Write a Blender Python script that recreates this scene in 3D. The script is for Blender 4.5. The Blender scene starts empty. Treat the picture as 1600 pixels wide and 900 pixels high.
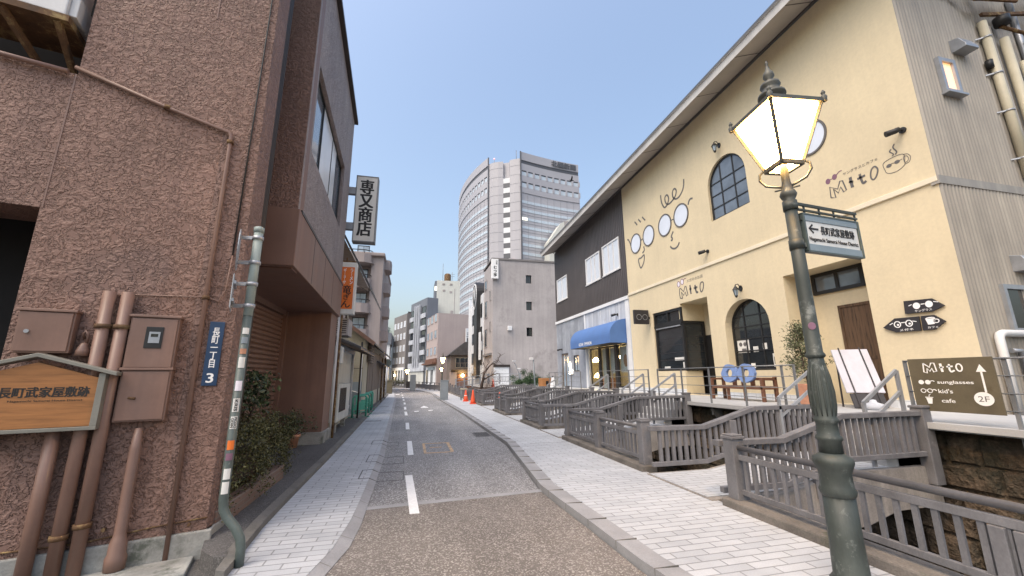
import bpy, math, random
from mathutils import Vector, Matrix
from mathutils.geometry import tessellate_polygon
rnd = random.Random(11)
S = bpy.context.scene
COL = S.collection
R = math.radians
V = Vector

# ---------------------------------------------------------------- camera, sky, sun, exposure
YAW, PITCH, ROLL = R(13.9), R(12.35), R(0.5)
right0 = V((math.cos(YAW), -math.sin(YAW), 0))
fwd = V((math.sin(YAW)*math.cos(PITCH), math.cos(YAW)*math.cos(PITCH), math.sin(PITCH)))
up0 = right0.cross(fwd)
cx = right0*math.cos(ROLL) - up0*math.sin(ROLL)
cy = right0*math.sin(ROLL) + up0*math.cos(ROLL)
cz = -fwd
cam = bpy.data.cameras.new('camera'); camo = bpy.data.objects.new('camera', cam); COL.objects.link(camo)
m = Matrix((cx, cy, cz)).transposed().to_4x4(); m.translation = (0, 0, 1.6)
camo.matrix_world = m
cam.sensor_width = 36; cam.lens = 36*630/1600; cam.clip_end = 3000; cam.clip_start = 0.05
S.camera = camo

SUN_EL, SUN_AZ = R(58), R(-125)      # azimuth measured clockwise from +Y (the street's direction): low, behind the left-hand houses
w = bpy.data.worlds.new('World'); S.world = w; w.use_nodes = True
nt = w.node_tree; bg = nt.nodes['Background']
sky = nt.nodes.new('ShaderNodeTexSky'); sky.sky_type = 'NISHITA'; sky.sun_disc = False
sky.sun_elevation = SUN_EL; sky.sun_rotation = SUN_AZ
sky.air_density = 1.4; sky.dust_density = 6.5; sky.ozone_density = 1.1; sky.altitude = 50
nt.links.new(sky.outputs[0], bg.inputs[0]); bg.inputs[1].default_value = 0.15
sun = bpy.data.lights.new('sun', 'SUN'); sun.energy = 0.06; sun.angle = R(60); sun.color = (1.0, 0.96, 0.92)
so = bpy.data.objects.new('sun', sun); COL.objects.link(so)
sd = V((math.sin(SUN_AZ)*math.cos(SUN_EL), math.cos(SUN_AZ)*math.cos(SUN_EL), math.sin(SUN_EL)))
so.rotation_euler = sd.to_track_quat('Z', 'Y').to_euler(); so.location = (-30, -20, 40)
S.view_settings.view_transform = 'Standard'; S.view_settings.look = 'None'
S.view_settings.gamma = 1; S.view_settings.exposure = 0.97
S.render.engine = 'CYCLES'
S.cycles.use_denoising = True
S.cycles.max_bounces = 6; S.cycles.diffuse_bounces = 3; S.cycles.glossy_bounces = 3
S.cycles.sample_clamp_indirect = 4

# ---------------------------------------------------------------- materials
MATS = {}
def nodes_of(name):
    m = bpy.data.materials.new(name); m.use_nodes = True
    return m, m.node_tree, m.node_tree.nodes['Principled BSDF']
def N(nt, t, **k):
    n = nt.nodes.new(t)
    for a, v in k.items():
        if a in ('inp',):
            for i, x in v.items(): n.inputs[i].default_value = x
        else: setattr(n, a, v)
    return n
def coords(nt, scale=(1, 1, 1), rand=True):
    tc = N(nt, 'ShaderNodeTexCoord'); mp = N(nt, 'ShaderNodeMapping'); mp.inputs['Scale'].default_value = scale
    nt.links.new(tc.outputs['Object'], mp.inputs['Vector'])
    if rand:
        oi = N(nt, 'ShaderNodeObjectInfo'); mu = N(nt, 'ShaderNodeMath', operation='MULTIPLY'); mu.inputs[1].default_value = 37.0
        nt.links.new(oi.outputs['Random'], mu.inputs[0]); nt.links.new(mu.outputs[0], mp.inputs['Location'])
    return mp.outputs[0]
def noise(nt, vec, scale, detail=4, rough=.6):
    n = N(nt, 'ShaderNodeTexNoise'); n.inputs['Scale'].default_value = scale; n.inputs['Detail'].default_value = detail
    n.inputs['Roughness'].default_value = rough; nt.links.new(vec, n.inputs['Vector']); return n.outputs['Fac']
def ramp(nt, fac, stops, interp='LINEAR'):
    r = N(nt, 'ShaderNodeValToRGB'); r.color_ramp.interpolation = interp
    e = r.color_ramp.elements
    while len(e) < len(stops): e.new(0.5)
    for el, (p, c) in zip(e, stops): el.position = p; el.color = (*c, 1) if len(c) == 3 else c
    nt.links.new(fac, r.inputs[0]); return r.outputs[0]
def mixc(nt, fac, a, b, mode='MIX'):
    mx = N(nt, 'ShaderNodeMix', data_type='RGBA', blend_type=mode)
    for i, x in ((0, fac), (6, a), (7, b)):
        if hasattr(x, 'type') and not isinstance(x, (float, int, tuple)): nt.links.new(x, mx.inputs[i])
        else: mx.inputs[i].default_value = (*x, 1) if isinstance(x, tuple) and len(x) == 3 else x
    return mx.outputs[2]
def bump(nt, bs, h, strength, dist):
    b = N(nt, 'ShaderNodeBump'); b.inputs['Strength'].default_value = strength; b.inputs['Distance'].default_value = dist
    nt.links.new(h, b.inputs['Height']); nt.links.new(b.outputs[0], bs.inputs['Normal']); return b
def sc(c, k): return tuple(min(1, x*k) for x in c)
def mat(name, col, rough=.65, var=.18, vs=2.5, fine=0.1, fs=60, bmp=.15, bd=.004, metal=0, streak=0, stain=None, spec=.5, vscale=(1, 1, 1)):
    """plain material with patchy and fine variation, optional vertical rain streaks"""
    m, nt, bs = nodes_of(name)
    vec = coords(nt, vscale)
    a = noise(nt, vec, vs, 5); c = ramp(nt, a, [(.3, sc(col, 1-var)), (.7, sc(col, 1+var))])
    f = noise(nt, vec, fs, 3)
    if fine:
        g = ramp(nt, f, [(.3, (1-fine,)*3), (.7, (1+0*fine,)*3)]); c = mixc(nt, 1.0, c, g, 'MULTIPLY')
    if streak:
        sv = coords(nt, (1.6, 1.6, .07)); s_ = noise(nt, sv, 2.2, 5, .7)
        g = ramp(nt, s_, [(.42, (1-streak, 1-streak, 1-streak*.95)), (.62, (1, 1, 1))]); c = mixc(nt, 1.0, c, g, 'MULTIPLY')
    if stain:
        sn = noise(nt, coords(nt, (1, 1, 1)), stain[1], 6, .7); g = ramp(nt, sn, [(stain[2], (0, 0, 0)), (stain[2]+.12, (1, 1, 1))])
        c = mixc(nt, g, c, stain[0])
    nt.links.new(c, bs.inputs['Base Color'])
    rr = ramp(nt, a, [(.2, (max(.02, rough-.1),)*3), (.8, (min(1, rough+.1),)*3)]); nt.links.new(rr, bs.inputs['Roughness'])
    bs.inputs['Metallic'].default_value = metal; bs.inputs['Specular IOR Level'].default_value = spec
    if bmp: bump(nt, bs, f, bmp, bd)
    MATS[name] = m; return m
def emis(name, col, strength, base=(.8, .8, .8)):
    m, nt, bs = nodes_of(name); bs.inputs['Base Color'].default_value = (*base, 1)
    bs.inputs['Emission Color'].default_value = (*col, 1); bs.inputs['Emission Strength'].default_value = strength
    MATS[name] = m; return m
def glass(name, col=(.02, .025, .03), rough=.04, var=.3):
    m, nt, bs = nodes_of(name); vec = coords(nt)
    a = noise(nt, vec, 1.3, 3); c = ramp(nt, a, [(.3, sc(col, 1-var)), (.7, sc(col, 1+var))]); nt.links.new(c, bs.inputs['Base Color'])
    bs.inputs['Roughness'].default_value = rough; bs.inputs['Specular IOR Level'].default_value = .8
    b = noise(nt, vec, 1.1, 1); bump(nt, bs, b, .12, .02)
    MATS[name] = m; return m
def clearglass(name):
    m, nt, bs = nodes_of(name); bs.inputs['Base Color'].default_value = (.9, .93, .93, 1)
    gl = N(nt, 'ShaderNodeBsdfGlossy'); gl.inputs['Roughness'].default_value = .03
    tr = N(nt, 'ShaderNodeBsdfTransparent'); tr.inputs[0].default_value = (.86, .9, .9, 1)
    lw = N(nt, 'ShaderNodeLayerWeight'); pw = N(nt, 'ShaderNodeMath', operation='POWER'); pw.inputs[1].default_value = 4; nt.links.new(lw.outputs['Facing'], pw.inputs[0])
    ad = N(nt, 'ShaderNodeMath', operation='MULTIPLY_ADD'); ad.inputs[1].default_value = .7; ad.inputs[2].default_value = .05; nt.links.new(pw.outputs[0], ad.inputs[0])
    mx = N(nt, 'ShaderNodeMixShader'); nt.links.new(ad.outputs[0], mx.inputs[0]); nt.links.new(tr.outputs[0], mx.inputs[1]); nt.links.new(gl.outputs[0], mx.inputs[2])
    nt.links.new(mx.outputs[0], nt.nodes['Material Output'].inputs[0]); MATS[name] = m; return m
def stucco(name, col, scale=16, dist=.02, strength=.9):
    m, nt, bs = nodes_of(name); vec = coords(nt, rand=False)
    wn = N(nt, 'ShaderNodeTexNoise'); wn.inputs['Scale'].default_value = 9; nt.links.new(vec, wn.inputs['Vector'])
    wv = mixc(nt, .22, vec, wn.outputs['Color'])
    n1 = N(nt, 'ShaderNodeTexNoise'); n1.inputs['Scale'].default_value = scale; n1.inputs['Detail'].default_value = 3; n1.inputs['Roughness'].default_value = .55
    nt.links.new(wv, n1.inputs['Vector'])
    h = ramp(nt, n1.outputs['Fac'], [(.43, (0, 0, 0)), (.50, (.8, .8, .8)), (.72, (1, 1, 1))])
    a = noise(nt, vec, 1.1, 6, .7); c = ramp(nt, a, [(.3, sc(col, .82)), (.7, sc(col, 1.12))])
    c = mixc(nt, 1.0, c, ramp(nt, n1.outputs['Fac'], [(.40, (.86, .85, .85)), (.48, (1, 1, 1))]), 'MULTIPLY')  # relief shading put into the colour: hollows between the flakes darker
    sv = coords(nt, (1.5, 1.5, .08), False); s_ = noise(nt, sv, 2.0, 5, .7)
    c = mixc(nt, 1.0, c, ramp(nt, s_, [(.4, (.86, .86, .88)), (.6, (1, 1, 1))]), 'MULTIPLY')
    nt.links.new(c, bs.inputs['Base Color']); bs.inputs['Roughness'].default_value = .62; bs.inputs['Specular IOR Level'].default_value = .4
    bump(nt, bs, h, strength, dist); MATS[name] = m; return m
def asphalt(name, col, chip, scale=95, amount=.55):
    m, nt, bs = nodes_of(name); vec = coords(nt, rand=False)
    vo = N(nt, 'ShaderNodeTexVoronoi'); vo.inputs['Scale'].default_value = scale; nt.links.new(vec, vo.inputs['Vector'])
    sep = N(nt, 'ShaderNodeSeparateColor'); nt.links.new(vo.outputs['Color'], sep.inputs[0])
    f = ramp(nt, sep.outputs[0], [(amount, (0, 0, 0)), (amount+.3, (1, 1, 1))])
    a = noise(nt, vec, .8, 6, .65); base = ramp(nt, a, [(.3, sc(col, .78)), (.7, sc(col, 1.2))])
    c = mixc(nt, f, base, chip)
    pt = noise(nt, vec, .35, 3); c = mixc(nt, 1.0, c, ramp(nt, pt, [(.35, (.82, .82, .84)), (.6, (1, 1, 1))]), 'MULTIPLY')
    wear = noise(nt, coords(nt, (1.3, .12, 1), False), 1.6, 4); c = mixc(nt, 1.0, c, ramp(nt, wear, [(.4, (.88, .88, .88)), (.65, (1.06, 1.06, 1.06))]), 'MULTIPLY')
    nt.links.new(c, bs.inputs['Base Color']); bs.inputs['Roughness'].default_value = .8
    bump(nt, bs, vo.outputs['Distance'], .5, .006); MATS[name] = m; return m
def bricks(name, c1, c2, mortar, bw, bh, ms=.012, plane='XY', bd=.006, off=.5, patch=.15, rough=.75):
    m, nt, bs = nodes_of(name)
    tc = N(nt, 'ShaderNodeTexCoord'); sx = N(nt, 'ShaderNodeSeparateXYZ'); mp = N(nt, 'ShaderNodeCombineXYZ')
    nt.links.new(tc.outputs['Object'], sx.inputs[0])
    for i, ax in enumerate(plane): nt.links.new(sx.outputs['XYZ'.index(ax)], mp.inputs[i])
    b = N(nt, 'ShaderNodeTexBrick'); b.offset = off; b.inputs['Scale'].default_value = 1; b.inputs['Brick Width'].default_value = bw
    b.inputs['Row Height'].default_value = bh; b.inputs['Mortar Size'].default_value = ms; b.inputs['Mortar Smooth'].default_value = .15; b.inputs['Bias'].default_value = 0
    b.inputs['Color1'].default_value = (*c1, 1); b.inputs['Color2'].default_value = (*c2, 1); b.inputs['Mortar'].default_value = (*mortar, 1)
    nt.links.new(mp.outputs[0], b.inputs['Vector'])
    n = noise(nt, tc.outputs['Object'], .9, 6, .7); c = mixc(nt, 1.0, b.outputs['Color'], ramp(nt, n, [(.3, (1-patch,)*3), (.65, (1, 1, 1))]), 'MULTIPLY')
    f = noise(nt, tc.outputs['Object'], 90, 3); c = mixc(nt, 1.0, c, ramp(nt, f, [(.3, (.86,)*3), (.65, (1, 1, 1))]), 'MULTIPLY')
    nt.links.new(c, bs.inputs['Base Color']); bs.inputs['Roughness'].default_value = rough
    inv = N(nt, 'ShaderNodeMath', operation='SUBTRACT'); inv.inputs[0].default_value = 1; nt.links.new(b.outputs['Fac'], inv.inputs[1])
    ad = N(nt, 'ShaderNodeMath', operation='MULTIPLY_ADD'); ad.inputs[1].default_value = .25; nt.links.new(f, ad.inputs[0]); nt.links.new(inv.outputs[0], ad.inputs[2])
    bump(nt, bs, ad.outputs[0], .5, bd); MATS[name] = m; return m
def leafmat(name, c1, c2, rough=.5):
    m, nt, bs = nodes_of(name); g = N(nt, 'ShaderNodeNewGeometry')
    c = ramp(nt, g.outputs['Random Per Island'], [(0, c1), (.7, c2), (1, sc(c2, 1.5))]); nt.links.new(c, bs.inputs['Base Color'])
    bs.inputs['Roughness'].default_value = rough; bs.inputs['Subsurface Weight'].default_value = 0; MATS[name] = m; return m
def wood(name, col, grain=(1.2, 18, 18), rough=.6, dark=.55):
    m, nt, bs = nodes_of(name); vec = coords(nt, grain)
    a = noise(nt, vec, 2.2, 6, .65); c = ramp(nt, a, [(.28, sc(col, dark)), (.5, col), (.75, sc(col, 1.25))])
    nt.links.new(c, bs.inputs['Base Color']); bs.inputs['Roughness'].default_value = rough; bump(nt, bs, a, .3, .004); MATS[name] = m; return m

M = MATS
stucco('brown_stucco', (.27, .165, .13), 24, .04, .85); stucco('skylit_stucco', (.36, .31, .305), 26, .035, .9)
mat('brown_paint', (.21, .12, .09), .55, .12, 1.2, .05, 40, .08, streak=.15)
mat('brown_metal', (.235, .142, .110), .42, .12, 2.5, .06, 30, .06, streak=.12)
mat('concrete_plinth', (.33, .33, .31), .85, .28, 3, .2, 45, .4, .008, stain=((.10, .11, .09), 2.2, .55))
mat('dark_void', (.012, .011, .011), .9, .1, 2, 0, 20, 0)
mat('dark_rib', (.035, .028, .026), .5, .2, 2, .1, 40, .1)
asphalt('brown_asphalt', (.15, .134, .121), (.36, .335, .31), 80, .62); asphalt('grey_asphalt', (.18, .18, .185), (.50, .50, .50), 80, .6)
asphalt('old_asphalt', (.085, .082, .08), (.17, .165, .16), 110, .6)
bricks('paving', (.52, .545, .58), (.44, .465, .50), (.28, .29, .305), .34, .115, .008, patch=.22)
mat('kerb_concrete', (.30, .305, .32), .8, .2, 1.6, .16, 60, .35, .004)
mat('old_kerb', (.15, .145, .135), .85, .3, 2.5, .2, 45, .5, .01)
mat('road_paint', (.78, .79, .80), .6, .08, 4, .18, 45, .25, .003, stain=((.3, .3, .3), 26, .66)); mat('orange_paint', (.62, .42, .24), .7, .2, 9, .3, 60, .2, stain=((.2, .19, .18), 14, .5))
mat('iron_cover', (.10, .10, .105), .6, .25, 6, .2, 60, .3, .004, metal=.3)
mat('yellow_plaster', (.69, .595, .41), .85, .07, .55, .07, 14, .5, .006, streak=.035)
mat('cream_trim', (.74, .67, .52), .75, .06, 1, .04)
mat('dark_cladding', (.092, .082, .082), .5, .15, 1, .06, 40, .05, streak=.12)
mat('pale_siding', (.56, .60, .66), .7, .12, 1, .08, 40, .1, streak=.28, stain=((.36, .36, .36), 1.4, .60)); mat('grey_plaster', (.33, .36, .41), .85, .25, 1.2, .15, 30, .35, .008, streak=.2)
mat('white_trim', (.72, .74, .76), .6, .08, 2, .05); mat('roof_metal', (.10, .105, .11), .45, .15, 2, .05, metal=.2); mat('fascia', (.60, .59, .57), .6, .1, 1, .06, streak=.1); mat('soffit', (.42, .39, .36), .8, .12, 1, .06)
mat('corrugated', (.37, .34, .295), .45, .12, .8, .05, 30, .04, streak=.2, metal=.15)
mat('fence_grey', (.158, .158, .170), .75, .25, 4, .2, 70, .35, .004, vscale=(1, 1, .6), stain=((.22, .215, .22), 3.5, .60)); mat('fence_metal', (.14, .138, .145), .5, .2, 5, .12, 60, .15, metal=.3)
mat('fence_kerb', (.17, .155, .14), .9, .35, 3, .25, 50, .6, .012, stain=((.07, .075, .05), 2.2, .56))
mat('bridge_concrete', (.34, .315, .29), .85, .25, 2, .2, 40, .4, .006, streak=.3, stain=((.14, .13, .11), 1.6, .6))
mat('terrace_tile', (.42, .43, .44), .7, .12, 1, .1); bricks('base_tile', (.72, .76, .80), (.68, .72, .77), (.40, .42, .44), .30, .20, .006, plane='YZ', off=.0, patch=.08, rough=.4)
mat('canal_stone', (.15, .112, .078), .9, .45, 1.6, .4, 7, 1.0, .12, streak=.35, stain=((.045, .042, .03), 1.1, .47)); mat('canal_mud', (.05, .042, .033), .9, .4, 1.5, .3, 10, .8, .05)
mat('water', (.018, .02, .018), .06, .3, 1, 0, 3, .2, .02)
mat('galvanised', (.40, .42, .45), .42, .12, 5, .08, 60, .05, metal=.55); mat('steel_grey', (.22, .23, .24), .5, .15, 4, .1, metal=.4)
mat('lamp_green', (.048, .058, .052), .55, .3, 4, .2, 45, .3, .003, vscale=(1, 1, .35), stain=((.16, .175, .165), 6, .57)); mat('lamp_top', (.10, .10, .085), .5, .3, 8, .2, 50, .2, metal=.2)
mat('post_green', (.085, .11, .105), .45, .2, 4, .15, 50, .15, stain=((.45, .47, .46), 9, .66)); mat('post_grey', (.27, .33, .32), .5, .15, 4, .1)
glass('window_dark'); glass('window_sky', (.12, .15, .19), .05); glass('window_pale', (.62, .67, .74), .25, .06); glass('window_far', (.30, .38, .46), .12); clearglass('clear_glass')
glass('round_mirror', (.66, .71, .80), .12, .05)
mat('black_frame', (.018, .018, .019), .45, .2, 4, .05); mat('board_white', (.50, .50, .56), .6, .08, 2, .05, streak=.08); mat('white_frame', (.70, .71, .72), .5, .06, 3, .03); mat('line_grey', (.13, .125, .125), .8, .15, 6, .1); mat('line_purple', (.22, .115, .17), .8, .15, 6, .1); mat('lens_white', (.80, .76, .84), .6, .05)
mat('sign_white', (.72, .72, .69), .5, .07, 3, .04, streak=.08); mat('sign_black', (.012, .012, .013), .5, .1, 6, 0); mat('sign_orange', (.72, .17, .025), .5, .1, 3, .05); mat('sign_blue', (.02, .05, .115), .35, .12, 4, .05); mat('sign_frame_blue', (.23, .29, .33), .45, .12); mat('text_white', (.82, .83, .83), .5, .04, 5, 0); mat('ink', (.018, .016, .015), .6, .1, 6, 0)
mat('olive_board', (.115, .098, .062), .7, .18, 3, .1, 40, .1, stain=((.08, .062, .03), 2.4, .58)); mat('slate_board', (.028, .026, .03), .6, .2, 4, .1)
wood('sign_wood', (.34, .15, .05), (1.3, 1.3, 16), .5, .6); wood('bench_wood', (.15, .068, .04), (14, 1.2, 14)); wood('old_door_wood', (.105, .062, .035), (11, 11, .7), .75, .12); wood('grey_wood', (.16, .13, .11), (1.5, 16, 16), .8)
mat('sign_roof', (.24, .235, .205), .5, .15, 3, .08, metal=.3); mat('blue_paint', (.17, .26, .50), .7, .12, 5, .08, 40, .15)
mat('awning_blue', (.085, .18, .42), .75, .1, 1.5, .06, 90, .1)
mat('terracotta', (.50, .25, .16), .8, .15, 5, .12); mat('ac_white', (.66, .67, .67), .45, .06, 2, .04, streak=.08); mat('rust', (.14, .075, .035), .85, .4, 6, .3, 40, .4, stain=((.30, .22, .10), 6, .52))
mat('cream_pipe', (.62, .57, .43), .5, .1, 2, .06, streak=.15); mat('white_pipe', (.70, .70, .69), .45, .08, 2, .05, streak=.1); mat('black_plastic', (.02, .02, .021), .5, .1)
mat('cone_orange', (.80, .10, .035), .5, .1, 5, .05); mat('green_frame', (.07, .34, .25), .45, .12, 5, .08); mat('machine_grey', (.24, .27, .29), .5, .12, 3, .06)
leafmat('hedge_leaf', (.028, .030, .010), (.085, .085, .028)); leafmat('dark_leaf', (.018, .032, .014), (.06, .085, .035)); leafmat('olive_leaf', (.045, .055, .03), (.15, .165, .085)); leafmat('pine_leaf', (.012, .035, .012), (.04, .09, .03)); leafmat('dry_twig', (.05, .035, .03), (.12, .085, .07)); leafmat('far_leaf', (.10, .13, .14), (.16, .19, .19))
mat('bark', (.085, .06, .048), .9, .3, 4, .3, 30, .8, .02, vscale=(3, 3, .5)); mat('soil', (.06, .038, .028), .95, .4, 3, .3, 25, .8, .03)
bricks('planter_brick', (.22, .145, .115), (.18, .12, .10), (.20, .17, .15), .20, .065, .008, plane='YZ')
mat('tower_panel', (.42, .42, .455), .45, .06, .05, .03, 3, 0); mat('tower_dark', (.10, .105, .12), .5, .1, .05, 0, 3, 0); mat('tower_joint', (.34, .35, .385), .6, .05, .1, 0, 3, 0); glass('tower_glass', (.52, .60, .67), .2, .08)
mat('far_concrete', (.43, .405, .405), .85, .12, .35, .08, 6, .1, .02, streak=.11, stain=((.27, .255, .25), .22, .55)); mat('far_beige', (.44, .375, .36), .85, .08, .2, .05, 6, .05, streak=.06); mat('far_slate', (.16, .18, .215), .7, .12, .3, .05, 6, .05); mat('far_brown', (.20, .19, .19), .8, .1, .3, .06, 6, .05); mat('far_pale', (.62, .64, .60), .8, .06, .3, .05, 6, .05, streak=.06); mat('far_white', (.72, .75, .78), .6, .06, .4, .04); mat('apartment_tan', (.33, .285, .275), .85, .08, .4, .06, 20, .1, streak=.1)
mat('old_cream', (.52, .48, .37), .85, .14, .9, .12, 20, .2, .01, streak=.22); mat('old_blue_sheet', (.26, .31, .35), .6, .14, 1, .1, streak=.15); mat('roof_tile', (.075, .07, .07), .5, .25, 3, .12, 20, .3, .01); mat('pale_panel', (.58, .59, .56), .6, .07, 1.2, .05, streak=.12)
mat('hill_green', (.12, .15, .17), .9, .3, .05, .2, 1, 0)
emis('lamp_glow', (1.0, .55, .17), 62); emis('lamp_core', (1.0, .80, .50), 150); emis('warm_window', (1.0, .40, .06), .62); emis('shop_lamp', (1.0, .68, .30), 45); emis('white_glow', (1.0, .86, .66), 4.0); emis('red_beacon', (1, .12, .05), 3); emis('dim_window', (.95, .9, .65), .9)

# ---------------------------------------------------------------- mesh helpers
class Fr:
    """a wall plane: a along the wall (to the right seen from outside), b up, c outwards"""
    def __init__(s, o, u, v=(0, 0, 1)):
        s.o, s.u, s.v = V(o), V(u).normalized(), V(v).normalized(); s.n = s.u.cross(s.v)
    def P(s, a, b, c=0): return s.o + s.u*a + s.v*b + s.n*c
class MB:
    def __init__(s): s.v, s.f, s.sm = [], [], []
    def add(s, vs, fs, smooth=False):
        n = len(s.v); s.v += [tuple(x) for x in vs]; s.f += [tuple(i+n for i in f) for f in fs]; s.sm += [smooth]*len(fs); return s
    def box(s, x0, y0, z0, x1, y1, z1):
        x0, x1 = min(x0, x1), max(x0, x1); y0, y1 = min(y0, y1), max(y0, y1); z0, z1 = min(z0, z1), max(z0, z1)
        return s.add([(x0,y0,z0),(x1,y0,z0),(x1,y1,z0),(x0,y1,z0),(x0,y0,z1),(x1,y0,z1),(x1,y1,z1),(x0,y1,z1)],
              [(0,3,2,1),(4,5,6,7),(0,1,5,4),(1,2,6,5),(2,3,7,6),(3,0,4,7)])
    def fbox(s, fr, a0, b0, c0, a1, b1, c1):
        a0, a1 = min(a0, a1), max(a0, a1); b0, b1 = min(b0, b1), max(b0, b1); c0, c1 = min(c0, c1), max(c0, c1)
        p = [fr.P(a, b, c) for c in (c0, c1) for a, b in ((a0, b0), (a1, b0), (a1, b1), (a0, b1))]
        return s.add(p, [(0,3,2,1),(4,5,6,7),(0,1,5,4),(1,2,6,5),(2,3,7,6),(3,0,4,7)])
    def bar(s, p, q, w, h, up=(0, 0, 1)):
        p, q = V(p), V(q); d = (q-p).normalized(); x = d.cross(V(up)).normalized(); y = x.cross(d)
        c = [(-w/2, -h/2), (w/2, -h/2), (w/2, h/2), (-w/2, h/2)]
        pts = [p + x*a + y*b for a, b in c] + [q + x*a + y*b for a, b in c]
        return s.add(pts, [(0,3,2,1),(4,5,6,7),(0,1,5,4),(1,2,6,5),(2,3,7,6),(3,0,4,7)])
    def path_bar(s, pts, w, h, up=(0, 0, 1)):
        """a mitred rectangular rail along a polyline lying in one vertical plane"""
        pts = [V(p) for p in pts]; n = len(pts); rings = []
        for i, p in enumerate(pts):
            d0 = (pts[i]-pts[i-1]).normalized() if i else (pts[1]-pts[0]).normalized()
            d1 = (pts[i+1]-pts[i]).normalized() if i < n-1 else d0
            d = (d0+d1).normalized(); x = d.cross(V(up)).normalized(); y = x.cross(d); k = 1/max(.5, d.dot(d1))
            rings.append([p + x*a*w/2 + y*b*k*h/2 for a, b in ((-1,-1),(1,-1),(1,1),(-1,1))])
        vs = [v for r in rings for v in r]; fs = [(0,3,2,1), tuple(4*(n-1)+i for i in range(4))]
        for i in range(n-1):
            for j in range(4): fs.append((4*i+j, 4*i+(j+1)%4, 4*i+4+(j+1)%4, 4*i+4+j))
        return s.add(vs, fs)
    def tube(s, pts, r, n=10, caps=True):
        pts = [V(p) for p in pts]; k = len(pts); rr = r if isinstance(r, (list, tuple)) else [r]*k
        d = (pts[1]-pts[0]).normalized(); x = d.orthogonal().normalized(); vs = []; fs = []
        for i, p in enumerate(pts):
            if i == 0: dd = pts[1]-pts[0]
            elif i == k-1: dd = pts[-1]-pts[-2]
            else: dd = (pts[i+1]-pts[i]).normalized() + (pts[i]-pts[i-1]).normalized()
            dd = dd.normalized(); x = (x - dd*x.dot(dd)).normalized(); y = dd.cross(x)
            for j in range(n):
                t = 2*math.pi*j/n; vs.append(p + (x*math.cos(t) + y*math.sin(t))*rr[i])
        for i in range(k-1):
            for j in range(n): fs.append((i*n+j, i*n+(j+1)%n, i*n+n+(j+1)%n, i*n+n+j))
        s.add(vs, fs, True)
        if caps:
            m0 = len(s.v)-len(vs)
            s.f += [tuple(m0+j for j in reversed(range(n))), tuple(m0+(k-1)*n+j for j in range(n))]; s.sm += [False, False]
        return s
    def lathe(s, c, prof, n=20, smooth=True, ang=0, caps=True, flute=0):
        vs = []; fs = []; k = len(prof)
        for r, z in prof:
            for j in range(n):
                t = 2*math.pi*j/n+ang; q = r*(1-(flute*(j % 2) if flute else 0)); vs.append((c[0]+q*math.cos(t), c[1]+q*math.sin(t), c[2]+z))
        for i in range(k-1):
            for j in range(n): fs.append((i*n+j, i*n+(j+1)%n, i*n+n+(j+1)%n, i*n+n+j))
        s.add(vs, fs, smooth)
        if caps:
            m0 = len(s.v)-len(vs); s.f += [tuple(m0+j for j in reversed(range(n))), tuple(m0+(k-1)*n+j for j in range(n))]; s.sm += [False, False]
        return s
    def prism(s, poly, vec):
        poly = [V(p) for p in poly]; n = len(poly); vec = V(vec)
        tri = tessellate_polygon([poly]); q = poly + [p+vec for p in poly]
        nn = (poly[tri[0][1]]-poly[tri[0][0]]).cross(poly[tri[0][2]]-poly[tri[0][0]])
        flip = nn.dot(vec) > 0
        fs = []
        for t in tri:
            a = tuple(t); b = tuple(i+n for i in t)
            fs += [tuple(reversed(a)), b] if flip else [a, tuple(reversed(b))]
        area = V((0, 0, 0))
        for i in range(n): area += poly[i].cross(poly[(i+1) % n])
        ccw = area.dot(vec) > 0
        for i in range(n):
            j = (i+1) % n
            fs.append((i, j, j+n, i+n) if ccw else (j, i, i+n, j+n))
        return s.add(q, fs)
    def fpoly(s, fr, pts, c0, c1): return s.prism([fr.P(a, b, c0) for a, b in pts], fr.n*(c1-c0))
    def disc(s, fr, a, b, ra, rb, c0, c1, n=32, rot=0):
        pts = []
        for j in range(n):
            t = 2*math.pi*j/n; x, y = ra*math.cos(t), rb*math.sin(t)
            pts.append((a+x*math.cos(rot)-y*math.sin(rot), b+x*math.sin(rot)+y*math.cos(rot)))
        return s.fpoly(fr, pts, c0, c1)
    def ring(s, fr, a, b, ra, rb, wd, c0, c1, n=36, rot=0):
        vs, fs = [], []
        for j in range(n):
            t = 2*math.pi*j/n
            for rx, ry, c in ((ra, rb, c0), (ra, rb, c1), (ra-wd, rb-wd, c1), (ra-wd, rb-wd, c0)):
                x, y = rx*math.cos(t), ry*math.sin(t)
                vs.append(fr.P(a+x*math.cos(rot)-y*math.sin(rot), b+x*math.sin(rot)+y*math.cos(rot), c))
        for j in range(n):
            k = (j+1) % n
            for i in range(4): fs.append((4*j+i, 4*j+(i+1) % 4, 4*k+(i+1) % 4, 4*k+i)[::-1])
        return s.add(vs, fs)
    def stroke(s, fr, pts, wd, c0=.002, c1=.006, smooth=True):
        """a painted line of constant width on a wall plane, a few millimetres of paint"""
        P = [V((a, b, 0)) for a, b in pts]
        if smooth and len(P) > 2:
            Q = []; closed = (P[0]-P[-1]).length < 1e-4
            for i in range(len(P)-1):
                p0 = P[i-1] if i else (P[-2] if closed else P[0]); p1, p2 = P[i], P[i+1]; p3 = P[i+2] if i+2 < len(P) else (P[1] if closed else P[-1])
                for k in range(5):
                    t = k/5; Q.append(.5*((2*p1)+(p2-p0)*t+(2*p0-5*p1+4*p2-p3)*t*t+(3*p1-p0-3*p2+p3)*t**3))
            Q.append(P[-1]); P = Q
        vs, fs = [], []; n = len(P)
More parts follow.
